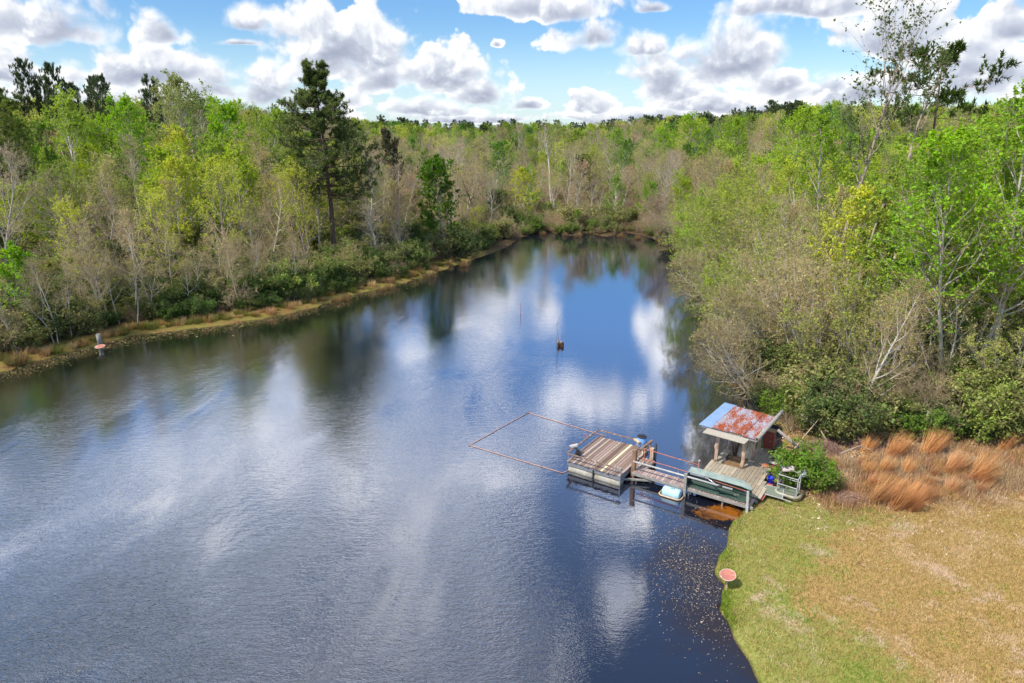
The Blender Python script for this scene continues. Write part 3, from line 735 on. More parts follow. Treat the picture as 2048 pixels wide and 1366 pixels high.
lib('bare_shrub', make_shrub, 81, 82, h=3.6, w=2.5, n=900, leaf=.10, bare=True, stems=12)
lib('arching', make_tree, 91, 92, h=9, base=.12, spread=.33, nb=16, leaf=.12, per=.6, twig=True, stems=5, lean=(-.75, -.05), updir=.0, bark='bark_pale', twm='twig_tan', rad=.16)

def rcol(c, k=.12):
    f = 1 + random.uniform(-k, k); return (c[0] * f * (1 + random.uniform(-k, k) * .6), c[1] * f, c[2] * f * (1 + random.uniform(-k, k)), 1)
GREEN = (.40, .52, .045); YGREEN = (.56, .60, .07); OLIVE = (.38, .36, .10); DARK = (.13, .19, .05); BUD = (.50, .44, .17); PINK = (.56, .35, .22)
PINE = (.13, .18, .07); TAN = (.42, .32, .17)
def plant(kind, name, x, y, h, color, label, cat, group=None, rz=None, sx=1.0, form=None, z=None, parts=None):
    (tm, cm), h0 = form if form else random.choice(LIB[kind])
    s_ = h / h0
    r_ = link(name, None); r_['base'] = [0, 0, 0]; r_.location = (x, y, hz(x, y) if z is None else z)
    r_.rotation_euler = (0, 0, random.uniform(0, 6.28) if rz is None else rz); r_.scale = (s_ * sx, s_ * sx, s_)
    tag(r_, label, cat, group)
    pn = parts or (('trunk', 'crown') if 'shrub' not in name else ('stems', 'foliage'))
    link(pn[0], tm, r_); c = link(pn[1], cm, r_); c.color = color if len(color) == 4 else (*color, 1)
    return r_

SKYL = [(-400, 150), (0, 205), (100, 195), (200, 190), (300, 200), (400, 178), (480, 200), (560, 225), (640, 235), (760, 246), (850, 252), (950, 252), (1050, 250), (1150, 256), (1250, 246), (1340, 238),
        (1420, 240), (1500, 226), (1560, 205), (1650, 192), (1750, 200), (1850, 190), (1950, 205), (2048, 185), (2500, 150)]
def skyline(px): return float(np.interp(px, [a for a, _ in SKYL], [b for _, b in SKYL]))
def cap_height(x, y, z, want, slack):
    px, _ = project(x, y, z); lim = skyline(px) + slack
    # height whose top projects on the skyline
    lo, hi = 0.0, 40.0
    for _ in range(18):
        m_ = (lo + hi) / 2
        if project(x, y, z + m_)[1] > lim: lo = m_
        else: hi = m_
    return min(want, lo)
# ------------------------------------------------------------------ forest
def scatter_points():
    pts = []; cell = {}
    tries = 0
    r2 = np.random.default_rng(5)
    while tries < 42000:
        tries += 1
        y = 30 + 640 * r2.uniform() ** 1.5
        x = r2.uniform(-1, 1) * (y * .86 + 12)
        dist = math.hypot(x, y); sp = 2.8 + dist * .0105
        k = (int(x // 6), int(y // 6)); ok = True
        for i in (-1, 0, 1):
            for j in (-1, 0, 1):
                for (a, b) in cell.get((k[0] + i, k[1] + j), ()):
                    if (a - x) ** 2 + (b - y) ** 2 < sp * sp: ok = False; break
                if not ok: break
            if not ok: break
        if ok: cell.setdefault(k, []).append((x, y)); pts.append((x, y))
    P = np.array(pts); d = sdf(P[:, 0], P[:, 1]); lm = lawn_mask(P[:, 0], P[:, 1])
    h_ = height(P[:, 0], P[:, 1])
    out = []
    for (x, y), dd, l, z in zip(pts, d, lm, h_):
        if dd < 2.0 or l > .02: continue
        if y < 36.5 and x > 0: continue
        if dd < 5 and y > 112: continue
        if x < -8 and dd < 5: continue
        px, py = project(x, y, z)
        if px < -120 or px > 2170: continue
        if 1395 < px < 1640 and y < 42: continue
        out.append((math.hypot(x, y), x, y, z, dd, px))
    out.sort(); return out
FOREST = scatter_points()
print('forest points', len(FOREST))
def species(px, dist, dd, u):
    v = random.random()
    if px < 740:
        if dist < 92 or dd < 14: tab = [('bare', .22), ('sparse', .5), ('budding', .84), ('evergreen', 1)]
        else: tab = [('green', .45), ('budding', .75), ('sparse', .88), ('bare', 1)]
    elif px < 1340:
        if dist < 185: tab = [('bare', .26), ('sparse', .58), ('budding', .86), ('evergreen', .91), ('green', 1)]
        elif dist < 260: tab = [('green', .38), ('budding', .75), ('bare', 1)]
        else: tab = [('pine', .10), ('green', .55), ('budding', 1)]
    elif px < 1600:
        if dist < 110: tab = [('budding', .45), ('sparse', .75), ('bare', .85), ('green', 1)]
        elif dist < 240: tab = [('green', .5), ('budding', .8), ('sparse', 1)]
        else: tab = [('pine', .10), ('green', .6), ('budding', 1)]
    else:
        if dist < 75: tab = [('green', .62), ('budding', .9), ('sparse', 1)]
        else: tab = [('green', .5), ('budding', 1)]
    for k, p in tab:
        if v <= p: return k
    return tab[-1][0]
TINT = {'green': [(GREEN, 5), (YGREEN, 3), ((.15, .30, .03), 3)], 'budding': [(YGREEN, 3), (BUD, 4), ((.26, .34, .06), 4), (PINK, 1)],
        'sparse': [(BUD, 3), (YGREEN, 2), (PINK, 2), (OLIVE, 2)], 'bare': [(BUD, 2), (PINK, 2), (TAN, 2)], 'evergreen': [(OLIVE, 2), (DARK, 3), ((.10, .19, .03), 3)], 'pine': [(PINE, 1)]}
def tint(k):
    L = TINT[k]; c = random.choices([a for a, _ in L], [b for _, b in L])[0]; return rcol(c)
HT = {'green': (10, 16), 'budding': (9, 16), 'sparse': (8, 15), 'bare': (8, 15), 'evergreen': (4, 8), 'pine': (17, 25)}
HT['green'] = (8, 14); HT['budding'] = (8, 14)
NAME = {'green': ('leafy_tree', 'tree'), 'budding': ('budding_tree', 'tree'), 'sparse': ('twiggy_tree', 'tree'), 'bare': ('bare_tree', 'tree'), 'evergreen': ('evergreen_tree', 'tree'), 'pine': ('pine_tree', 'pine')}
LOOK = {'green': 'fresh green spring tree', 'budding': 'yellow-green budding tree', 'sparse': 'twiggy tree with thin new leaves', 'bare': 'bare grey-twigged tree', 'evergreen': 'low dark evergreen tree', 'pine': 'dark tall pine'}
def place_name(px, dist):
    if px < 740: return ('on the left bank near the water' if dist < 85 else 'on the hillside behind the left bank')
    if px < 1340: return ('behind the brushy head of the pond' if dist < 190 else 'in the far woods beyond the pond head')
    if px < 1620: return ('on the right bank beyond the shed' if dist < 110 else 'on the slope far beyond the shed')
    return ('in the woods behind the broom grass' if dist < 70 else 'on the rise deep in the right-hand woods')
N_IND = 235
far_pts = {k: [] for k in HT}
n_used = 0
HEROES_XY = []
# ================================================================== THE DOCK
# ---- floating platform
X0, X1, Y0, Y1, DZ = -6.75, -3.55, -4.5, -0.86, .60
t = thing('floating_platform', 'square floating deck of weathered boards with a low rail, afloat on white drums', 'floating dock', (-5.15, -2.7, 0))
n = 19; bw = (X1 - X0) / n
mb = MB(); pale = MB()
for i in range(n):
    x = X0 + (i + .5) * bw; tgt = pale if i == 12 else mb
    tgt.box((x, (Y0 + Y1) / 2 + random.uniform(-.03, .03), DZ + random.uniform(-.004, .006)), (bw - .022, Y1 - Y0 + .1 + random.uniform(-.04, .05), .035), rz=random.uniform(-.003, .003))
mb.build('deck', M['deck'], t, bevel=.004); pale.build('deck_board', M['pale_board'], t, bevel=.004, label='pale newer board among the weathered ones')
mb = MB()
mb.box(((X0 + X1) / 2, Y0 + .04, .43), (X1 - X0, .045, .27)); mb.box(((X0 + X1) / 2, Y1 - .04, .43), (X1 - X0, .045, .27))
mb.box((X1 - .03, (Y0 + Y1) / 2, .43), (.045, Y1 - Y0 - .14, .27)); mb.box((X0 + .03, (Y0 + Y1) / 2, .43), (.045, Y1 - Y0 - .14, .27))
for yy in (-3.4, -2.6, -1.8): mb.box(((X0 + X1) / 2, yy, .52), (X1 - X0 - .12, .045, .11))
mb.build('skirt', M['skirt'], t, bevel=.005)
for yy, lab in ((Y0 + .30, 1), (Y1 - .34, 0)):
    for xa, xb in ((X0 + .05, (X0 + X1) / 2 - .05), ((X0 + X1) / 2 + .05, X1 - .04)):
        mb = MB(); L_ = xb - xa; prof = [(.02, 0), (.24, .004), (.275, .03), (.28, .3), (.29, .32), (.28, .34), (.28, L_ - .34), (.29, L_ - .32), (.28, L_ - .30), (.275, L_ - .03), (.24, L_ - .004), (.02, L_)]
        mb.lathe(prof, n=28); mb.V = [(xa + v[2], yy + v[0] - .03, .04 + v[1]) for v in mb.V]
        mb.build('float_drum', M['white_drum'], t, smooth=True)
mb = MB(); xm = (X0 + X1) / 2; pts = [(xm, Y0 + .30 + .29 * math.cos(a), .04 + .3 * math.sin(a)) for a in [math.pi * (.45 + .62 * k / 8) for k in range(9)]]
for a, b in zip(pts[:-1], pts[1:]): mb.bar(a, b, .09, .012)
mb.bar((xm, Y0 - .01, .50), (xm, Y0 - .01, .2), .07, .03)
mb.build('strap', M['black'], t)
# low rail
RZ = 1.02
def rail(p, q, name='rail'):
    m_ = MB(); m_.bar((*p, RZ), (*q, RZ), .09, .05); m_.build(name, M['rail'], t, bevel=.006)
rail((X0 - .02, Y0 - .01), (X1 + .06, Y0 - .01)); rail((X0 - .02, Y0 + .05), (X0 - .02, Y1 + .03)); rail((X0 + .04, Y1 + .03), (X1 - .45, Y1 + .03))
for (px_, py_) in [(X0 + .05, Y0 + .02), (X0 + .35, Y0 + .02), (X1 - .35, Y0 + .02), (X1 - .02, Y0 + .02), (X0 + .02, Y0 + 1.0), (X0 + .02, Y0 + 2.1), (X0 + .02, Y1 - .1), (X0 + .3, Y1 + .03), (X0 + 1.5, Y1 + .03), (X1 - .6, Y1 + .03), (X1 - .25, Y1 - .2)]:
    mb = MB(); mb.tube([(px_, py_, .40), (px_, py_, RZ - .03)], .016, 8); mb.build('rail_post', M['steel'], t)
mb = MB(); mb.box((X1 - .08, Y0 - .01, RZ - .02), (.26, .14, .13)); mb.build('rail_cap', M['grey_timber'], t, bevel=.01)
for yy in (Y0 + .55, Y0 + .95, Y0 + 2.35):
    mb = MB(); mb.tube([(X0 - .08, yy, RZ), (X0 - .17, yy, RZ + .05), (X0 - .2, yy, RZ + .16)], .022, 8); mb.tube([(X0 - .08, yy + .16, RZ), (X0 - .17, yy + .16, RZ + .05), (X0 - .2, yy + .16, RZ + .14)], .022, 8)
    mb.build('rod_holder', M['red_pipe'], t)
mb = MB(); mb.tube([(X1 - .02, Y0 - .02, .62), (X1 - .02, Y0 - .02, .02)], .03, 8); mb.build('guide_pipe', M['steel'], t)

t = thing('deck_box', 'small pale box and black clamp fixed to the rail at the platform corner', 'box', (X0, Y0 + .75, .62))
mb = MB(); mb.box((X0 - .05, Y0 + .78, 1.14), (.48, .22, .12), rz=.45, ry=-.3); mb.build('lid', M['white_pipe'], t, bevel=.015)
mb = MB(); mb.box((X0 + .32, Y0 + .62, .80), (.26, .22, .34), rz=.2); mb.box((X0 + .22, Y0 + .7, 1.02), (.30, .12, .08), rz=-.7)
for k in range(4): mb.tube([(X0 + .22 + .06 * k, Y0 + .5, .62), (X0 + .22 + .06 * k, Y0 + .5, .95)], .012, 6)
mb.build('clamp', M['black'], t, bevel=.01)

# barrel on its corner shelf
t = thing('corner_shelf', 'dark wooden shelf beside the platform that carries the blue barrel', 'shelf', (-3.85, -1.0, .6))
mb = MB(); mb.box((-4.0, -.92, .70), (.75, .62, .06)); mb.build('shelf_board', M['rail'], t, bevel=.01)
mb = MB(); mb.bar((-3.52, -.45, 1.06), (-3.62, -1.75, 1.06), .15, .06); mb.build('top_rail', M['rail'], t, bevel=.008)
for x_, y_ in ((-3.56, -.62), (-3.60, -1.58)):
    mb = MB(); mb.bar((x_, y_, .05), (x_, y_, 1.03), .09, .09); mb.build('leg', M['log'], t, bevel=.008)
mb = MB(); mb.tube([(-3.95, -1.22, 1.06), (-4.2, -1.05, 1.1), (-4.4, -.95, 1.08)], .09, 10); mb.build('buoy', M['tan_plastic'], t, smooth=True)
t = thing('blue_barrel', 'blue plastic barrel with a black lid on the platform corner', 'barrel', (-4.0, -.85, .73))
mb = MB(); mb.lathe([(.20, 0), (.245, .02), (.26, .08), (.285, .22), (.285, .36), (.27, .46), (.25, .54), (.245, .58)], (-4.0, -.85, .735), 32); mb.build('body', M['blue_barrel'], t, smooth=True)
mb = MB(); mb.lathe([(.262, 0), (.275, .012), (.275, .05), (.255, .06), (.235, .055), (.02, .05)], (-4.0, -.85, 1.30), 32); mb.tube([(-4.2, -.85, 1.37), (-3.8, -.85, 1.37)], .018, 6); mb.tube([(-4.06, -.98, 1.365), (-3.98, -.68, 1.365)], .018, 6)
mb.build('lid', M['black'], t, smooth=True)

t = thing('wood_piling', 'rust-stained square piling rising between the platform and the walkway', 'piling', (-3.42, -3.25, -1.2))
mb = MB(); mb.bar((-3.42, -3.25, -1.2), (-3.34, -3.3, 1.72), .22, .20); mb.build('post', M['pile'], t, bevel=.02)
mb = MB(); mb.tube([(-3.3, -3.2, .2), (-3.26, -3.1, 2.05)], .022, 8); mb.build('pipe', M['steel'], t)
t = thing('wood_piling', 'pale short piling with a dark pipe at the far side of the step', 'piling', (-3.1, -1.45, -1.2))
mb = MB(); mb.bar((-3.1, -1.45, -1.2), (-3.1, -1.45, 1.1), .2, .2); mb.build('post', M['log'], t, bevel=.02)
mb = MB(); mb.tube([(-2.95, -1.35, -1), (-2.95, -1.35, 1.35)], .07, 10); mb.build('pipe', M['black'], t, smooth=True)
t = thing('boarding_step', 'small boarded step joining the platform to the walkway', 'step', (-3.2, -2.3, .3))
mb = MB()
for k in range(7): mb.box((-3.48 + .1 * k, -2.25, .50), (.092, 1.15, .035))
mb.build('boards', M['deck'], t, bevel=.004)
mb = MB(); mb.box((-2.83, -2.25, .42), (.04, 1.15, .14)); mb.box((-3.15, -2.84, .42), (.66, .04, .14)); mb.build('edge_board', M['grey_timber'], t)

# walkway
t = thing('walkway', 'narrow plank walkway on grey beams from the platform to the bank', 'walkway', (-.2, -3.1, .3))
mb = MB(); x = -3.3; k = 0
while x < 2.85:
    mb.box((x + .075, -3.1 + random.uniform(-.015, .015), .47 + random.uniform(-.004, .004)), (.138, .74, .032), rz=random.uniform(-.02, .02)); x += .155
mb.build('boards', M['walk'], t, bevel=.003)
for yy in (-3.50, -2.72):
    mb = MB(); mb.bar((-3.35, yy, .38), (3.0, yy, .38), .06, .15); mb.build('beam', M['grey_timber'], t, bevel=.006)
for xx in (-.35, 1.4):
    for yy in (-3.40, -2.8):
        mb = MB(); mb.tube([(xx + .1, yy, -1.0), (xx + .1, yy, .32)], .05, 8); mb.build('support', M['grey_timber'], t)
t = thing('mooring_brace', 'grey timber V brace low over the water from platform to walkway', 'brace', (-3.2, -3.4, .1))
mb = MB(); mb.bar((-3.62, -3.95, .17), (-2.3, -3.35, .20), .10, .10); mb.build('arm', M['grey_timber'], t, bevel=.01)
mb = MB(); mb.bar((-3.3, -2.75, .17), (-2.4, -3.3, .22), .10, .10); mb.build('arm', M['grey_timber'], t, bevel=.01)
t = thing('walkway_handrail', 'long straight white pipe handrail along the near side of the walkway', 'handrail', (-.4, -3.55, .3))
mb = MB(); mb.tube([(-3.3, -3.55, 1.13), (-.4, -3.57, 1.14), (1.95, -3.62, 1.16)], .05, 12); mb.build('pipe', M['white_pipe'], t, smooth=True)
mb = MB(); mb.tube([(1.92, -3.62, 1.16), (1.97, -3.62, 1.16)], .058, 12); mb.build('end_cap', M['steel'], t, smooth=True)
mb = MB(); mb.bar((-.40, -3.60, -.9), (-.40, -3.58, 1.30), .15, .12); mb.build('post', M['grey_timber'], t, bevel=.012)
t = thing('rusty_pipe_rail', 'upper rusty red pipe rail on the far side of the walkway', 'handrail', (-1.7, -2.5, 1.3))
mb = MB(); mb.tube([(-3.3, -2.3, 1.38), (-1.7, -2.45, 1.40), (-.12, -2.55, 1.42)], .024, 8); mb.tube([(-.12, -2.55, .48), (-.12, -2.55, 1.62)], .028, 8); mb.tube([(-3.15, -2.4, .5), (-3.15, -2.4, 1.45)], .024, 8)
mb.build('pipe', M['red_pipe'], t, smooth=True)
mb = MB(); mb.box((-.10, -2.55, 1.66), (.09, .09, .09)); mb.build('cap', M['white_pipe'], t, bevel=.02)
t = thing('rusty_pipe_rail', 'lower rusty red pipe rail running in front of the boat', 'handrail', (-.4, -3.05, 1.1))
mb = MB(); mb.tube([(-3.3, -2.95, 1.10), (-1.5, -3.0, 1.12), (-.4, -3.08, 1.12), (2.66, -3.42, 1.16)], .024, 8); mb.build('pipe', M['red_pipe'], t, smooth=True)
for xx in (-1.0, -.35):
    mb = MB(); mb.tube([(xx, -2.92, .47), (xx, -3.02, 1.11)], .02, 8); mb.build('upright', M['steel'], t)

t = thing('float_barrel', 'faded pale blue barrel lying in a tan frame in the water under the walkway', 'barrel', (-.9, -3.85, 0))
mb = MB(); L_ = .92; mb.lathe([(.02, 0), (.25, .004), (.285, .04), (.29, .2), (.30, .22), (.29, .24), (.29, L_ - .26), (.30, L_ - .24), (.29, L_ - .2), (.285, L_ - .04), (.25, L_ - .004), (.02, L_)], n=28)
mb.V = [(-1.42 + v[2], -3.86 + v[0], .14 + v[1]) for v in mb.V]; mb.build('drum', M['pale_blue'], t, smooth=True)
mb = MB(); mb.tube([(-1.55, -3.5, .05), (-1.55, -4.1, .05), (-1.42, -4.22, .05), (-.52, -4.22, .05), (-.40, -4.1, .05), (-.40, -3.5, .05)], .04, 10); mb.build('frame', M['tan_plastic'], t, smooth=True)
for dx in (-.96, -.84):
    mb = MB(); mb.lathe([(.03, 0), (.03, .03)], (dx, -3.9, .42), 10); mb.build('bung', M['black'], t)

# ---- boat on its side on the walkway
t = thing('jon_boat', 'dark green flat-bottomed boat tipped on its side along the walkway', 'boat', (1.25, -2.95, .49))
XL, XR = -.38, 2.80
def hullpt(u, v):
    """u along 0..1, v: 0 = lower gunwale, .34 = lower chine, .66 = upper chine, 1 = upper gunwale -> section position"""
    x_ = XL + u * (XR - XL)
    nar = 1 - .22 * max(0, (u - .82) / .18) ** 1.5 - .08 * max(0, (.1 - u) / .1)
    dep = .40 * (1 - .55 * max(0, (u - .8) / .2) ** 2)
    H = .86 * nar; lo = .50 + (.86 - H) / 2
    # local section: w across the beam (0..H), q depth away from the open side
    if v < .34: w_, q = .03 * (v / .34) * H, dep * v / .34
    elif v < .66: w_, q = H * (.05 + .90 * (v - .34) / .32), dep
    else: w_, q = H * (1 - .03 * (1 - (v - .66) / .34)), dep * (1 - (v - .66) / .34)
    th_ = R(5)       # the open side leans back
    return (x_, -3.40 + w_ * math.sin(th_) + q, lo + w_ * math.cos(th_) * .92 + q * .33 + .03)
def shell(off, nm, mt, flip):
    m_ = MB(); us = [k / 24 for k in range(25)]; vs = [0, .1, .2, .3, .34, .40, .5, .60, .66, .7, .8, .9, 1]
    P_ = []
    for u in us:
        for v in vs:
            p = hullpt(u, v); c_ = hullpt(u, .5)
            g0, g1 = hullpt(u, 0), hullpt(u, 1); cx_ = ((g0[1] + g1[1]) / 2, (g0[2] + g1[2]) / 2)
            P_.append((p[0], p[1] + (cx_[0] - p[1]) * off, p[2] + (cx_[1] - p[2]) * off))
    nv = len(vs); F_ = []
    for i in range(24):
        for j in range(nv - 1):
            q = (i * nv + j, i * nv + j + 1, (i + 1) * nv + j + 1, (i + 1) * nv + j); F_.append(q[::-1] if flip else q)
    F_.append(tuple(range(nv)) if flip else tuple(range(nv))[::-1]); F_.append(tuple(range(24 * nv, 25 * nv))[::-1] if flip else tuple(range(24 * nv, 25 * nv)))
    m_.add(P_, F_); return m_.build(nm, mt, t, smooth=False)
shell(0, 'hull', M['boat_out'], False); shell(.045, 'inner_hull', M['boat_in'], True)
for v, rr in ((0, .028), (1, .034)):
    mb = MB(); mb.tube([hullpt(k / 16, v) for k in range(17)], rr, 8); mb.build('gunwale', M['boat_in'] if v == 0 else M['boat_out'], t, smooth=True)
mb = MB(); a = hullpt(0.03, .97); b = hullpt(.27, .97); mb.bar((a[0], a[1] - .03, a[2] - .05), (b[0], b[1] - .03, b[2] - .05), .05, .14); mb.build('bow_plate', M['chrome'], t, bevel=.01)
for k in range(9):
    u = .60 + k * .035; mb = MB(); P_ = [hullpt(u, v) for v in (.36, .45, .55, .64)]; g0, g1 = hullpt(u, 0), hullpt(u, 1); c_ = ((g0[1] + g1[1]) / 2, (g0[2] + g1[2]) / 2)
    P_ = [(p[0], p[1] + (c_[0] - p[1]) * .12, p[2] + (c_[1] - p[2]) * .12) for p in P_]
    mb.tube(P_, .018, 6); mb.build('rib', M['boat_in'], t)
for u in (.36, .9):
    mb = MB(); a = Vector(hullpt(u, .42)); b = Vector(hullpt(u, .60)); o_ = Vector((0, -.13, .06))
    mb.add([a + o_ * .2, b + o_ * .2, b + o_, a + o_] + [q + Vector((.26, 0, 0)) for q in (a + o_ * .2, b + o_ * .2, b + o_, a + o_)], [(0, 1, 2, 3), (7, 6, 5, 4), (0, 4, 5, 1), (1, 5, 6, 2), (2, 6, 7, 3), (3, 7, 4, 0)])
    mb.build('seat', M['boat_in'], t)
t = thing('trolling_motor', 'small motor with a slim shaft clamped inside the tipped boat', 'motor', (.5, -3.3, .9))
mb = MB(); mb.tube([(.02, -3.02, 1.30), (1.28, -3.62, 1.12)], .025, 10); mb.build('shaft', M['chrome'], t, smooth=True)
mb = MB(); mb.tube([(1.16, -3.62, 1.06), (1.24, -3.62, 1.10), (1.42, -3.64, 1.17), (1.48, -3.64, 1.2)], [.03, .07, .07, .02], 12); mb.build('housing', M['black'], t, smooth=True)
mb = MB(); mb.box((1.16, -3.66, 1.0), (.02, .04, .26), ry=.5); mb.box((1.16, -3.66, 1.0), (.02, .26, .04), ry=.5); mb.build('propeller', M['black'], t)
mb = MB(); mb.box((.58, -3.30, 1.24), (.16, .12, .08), rz=.4); mb.tube([(.5, -3.26, 1.22), (.66, -3.2, 1.3)], .03, 8); mb.build('clamp', M['white_pipe'], t, bevel=.01)
t = thing('marker_stake', 'whitewashed stake in front of the bank end of the boat', 'stake', (2.78, -3.66, 0))
mb = MB(); mb.bar((2.78, -3.68, .02), (2.70, -3.60, 1.30), .12, .05); mb.build('board', M['white_pipe'], t, bevel=.008)

# ---- landing deck and shelter
t = thing('landing_deck', 'plank landing between the walkway, the shelter and the bank', 'deck', (1.6, -.8, .3))
mb = MB(); x = -.24; bw = .187
while x < 2.95:
    xc = x + bw / 2
    if xc < .33: y1 = 1.75 if xc > .0 else .08
    elif xc < 1.42: y1 = -.10
    else: y1 = 3.05 if xc < 1.95 else 3.05 - (xc - 1.95) * 2.0
    if xc > 2.55: y1 = 1.75 - (xc - 2.55) * 8.5
    y0 = -2.66
    # two lengths of board, butted
    yb = random.uniform(-1.9, -.9)
    for a, b in ((y0, yb), (yb + .008, y1)):
        if b - a > .1: mb.box((xc, (a + b) / 2, .56 + random.uniform(-.004, .004)), (bw - .012, b - a, .036), rz=random.uniform(-.002, .002))
    x += bw
mb.build('boards', M['landing'], t, bevel=.004)
mb = MB(); mb.box((.88, .72, .42), (1.04, 1.6, .03)); mb.build('inner_floor', M['ply'], t)
mb = MB()
for yy in (-2.60, -1.2, -.14): mb.bar((-.22, yy, .46), (2.9, yy, .46), .05, .14)
for yy in (1.0, 2.4): mb.bar((1.45, yy, .46), (2.5, yy, .46), .05, .14)
mb.build('joists', M['grey_timber'], t)
for xx, yy in ((-.1, -2.4), (-.1, -.2), (1.5, 1.4), (1.5, -2.3), (.1, 1.6), (1.8, 2.9)):
    mb = MB(); mb.tube([(xx, yy, -1.1), (xx, yy, .4)], .07, 8); mb.build('support', M['grey_timber'], t)

t = thing('boat_shelter', 'open shelter on peeled log posts under a part rusty, part blue-grey tin roof', 'shelter', (.8, .9, .5))
RF = lambda x_, y_: 2.52 + (y_ + .35) * .095   # roof height along its slope
ax = {'fl': (-1.05, -.12), 'fr': (2.18, -.33), 'br': (2.46, 2.62), 'bl': (-.66, 2.95)}
def roofpt(s_, r_, dz=0):
    fx = ax['fl'][0] + (ax['fr'][0] - ax['fl'][0]) * s_, ax['fl'][1] + (ax['fr'][1] - ax['fl'][1]) * s_
    bx = ax['bl'][0] + (ax['br'][0] - ax['bl'][0]) * s_, ax['bl'][1] + (ax['br'][1] - ax['bl'][1]) * s_
    x_, y_ = fx[0] + (bx[0] - fx[0]) * r_, fx[1] + (bx[1] - fx[1]) * r_
    return (x_, y_, RF(x_, y_) + dz)
def sheet(s0, s1, waves, dz, name, mt, r0=0., r1=1., label=None):
    m_ = MB(); nn = int(waves * 8); P_ = []
    for th_ in (0, -.012):
        for k in range(nn + 1):
            s_ = s0 + (s1 - s0) * k / nn; ph = 2 * math.pi * waves * k / nn
            for r_ in (r0, r1): p = roofpt(s_, r_, dz + .022 * math.cos(ph) + th_); P_.append(p)
    F_ = []; o_ = 2 * (nn + 1)
    for k in range(nn): F_ += [(2 * k, 2 * k + 2, 2 * k + 3, 2 * k + 1), (o_ + 2 * k, o_ + 2 * k + 1, o_ + 2 * k + 3, o_ + 2 * k + 2), (2 * k, o_ + 2 * k, o_ + 2 * k + 2, 2 * k + 2), (2 * k + 1, 2 * k + 3, o_ + 2 * k + 3, o_ + 2 * k + 1)]
    F_ += [(0, 1, o_ + 1, o_), (2 * nn, o_ + 2 * nn, o_ + 2 * nn + 1, 2 * nn + 1)]
    m_.add(P_, F_); return m_.build(name, mt, t, label=label)
sheet(.0, .235, 10, .0, 'roof_sheet', M['roof_blue'], -.0, 1.03, 'clean blue-grey corrugated sheet')
sheet(.215, .5, 11, .03, 'roof_sheet', M['roof_rust'], .0, .985, 'rust-patched corrugated sheet')
sheet(.485, .745, 10, .055, 'roof_sheet', M['roof_rust'], .012, .975, 'rust-patched corrugated sheet')
sheet(.73, .99, 10, .03, 'roof_sheet', M['roof_rust'], .0, .98, 'rust-patched corrugated sheet')
mb = MB(); a, b, c_, d_ = roofpt(.16, -.02, -.03), roofpt(.86, -.02, -.03), roofpt(.82, -.11, -.20), roofpt(.12, -.11, -.20)
mb.add([a, b, c_, d_] + [(p[0], p[1], p[2] - .03) for p in (a, b, c_, d_)], [(0, 3, 2, 1), (4, 5, 6, 7), (0, 1, 5, 4), (1, 2, 6, 5), (2, 3, 7, 6), (3, 0, 4, 7)])
mb.build('eave_board', M['eave'], t, label='pale sloping board along the front eave')
for r_ in (.03, .5, .97):
    mb = MB(); mb.bar(roofpt(.02, r_, -.10), roofpt(.98, r_, -.10), .05, .11); mb.build('rafter', M['grey_timber'], t)
mb = MB(); mb.bar((-.03, .02, 2.36), (-.12, 2.75, 2.62), .07, .11); mb.bar((1.47, -.02, 2.36), (1.6, 2.6, 2.62), .07, .11); mb.build('beam', M['grey_timber'], t)
def logpost(x_, y_, z0, z1, r_, seed):
    rr = random.Random(seed); m_ = MB(); K = 9
    m_.tube([(x_ + rr.uniform(-.02, .02), y_ + rr.uniform(-.02, .02), z0 + (z1 - z0) * k / (K - 1)) for k in range(K)], [r_ * rr.uniform(.85, 1.12) for k in range(K)], 10)
    m_.build('post', M['log'], t, smooth=True)
logpost(.0, .0, .55, 2.38, .105, 1); logpost(1.44, -.02, .55, 2.36, .11, 2); logpost(1.6, 1.5, .55, 2.5, .085, 3); logpost(-.05, 2.6, -.8, 2.6, .09, 4); logpost(1.62, 2.5, -.6, 2.6, .09, 5)
t = thing('dead_branches', 'small dark snag of branches standing behind the shelter opening', 'branch', (.5, 1.7, -.2))
mb = MB()
for k in range(9):
    a_ = random.uniform(0, 6.28); mb.tube([(.5, 1.9, -.3), (.5 + .15 * math.cos(a_), 1.9 + .15 * math.sin(a_), .8), (.5 + .35 * math.cos(a_), 1.9 + .35 * math.sin(a_), 1.5 + random.uniform(-.3, .3))], [.035, .025, .01], 6)
mb.build('stems', M['bark_brown'], t)
t = thing('ridge_pole', 'long grey pole lying along the right edge of the tin roof', 'pole', (2.4, 1.3, 2.7))
mb = MB(); a, b = roofpt(.985, -.03, .11), roofpt(.985, 1.0, .11); e_ = Vector(b) + (Vector(b) - Vector(a)) * .22
mb.tube([a, b, tuple(e_)], [.10, .095, .085], 14, caps=True); mb.build('pipe', M['grey_timber'], t, smooth=True)
mb = MB(); mb.tube([a, (a[0], a[1] - .006, a[2])], .07, 12); mb.build('dark_bore_disc', M['black'], t)  # flat black disc, painted in for the shade inside the pole's end
t = thing('wall_cabinet', 'brick-red cabinet on thin legs beside the far end of the landing', 'cabinet', (2.02, 2.95, .1))
mb = MB(); mb.box((2.05, 2.95, 1.28), (.52, .44, .98)); mb.build('body', M['red_paint'], t, bevel=.015)
mb = MB(); mb.box((2.05, 2.715, 1.28), (.47, .02, .90)); mb.build('door', M['red_paint'], t, bevel=.005)
mb = MB(); mb.lathe([(.035, 0), (.04, .02), (.01, .04)], (2.16, 2.68, 1.25), 12); mb.build('knob', M['white_pipe'], t)
mb = MB(); mb.box((2.05, 2.95, 1.80), (.60, .52, .05)); mb.build('top_board', M['ply'], t, bevel=.008)
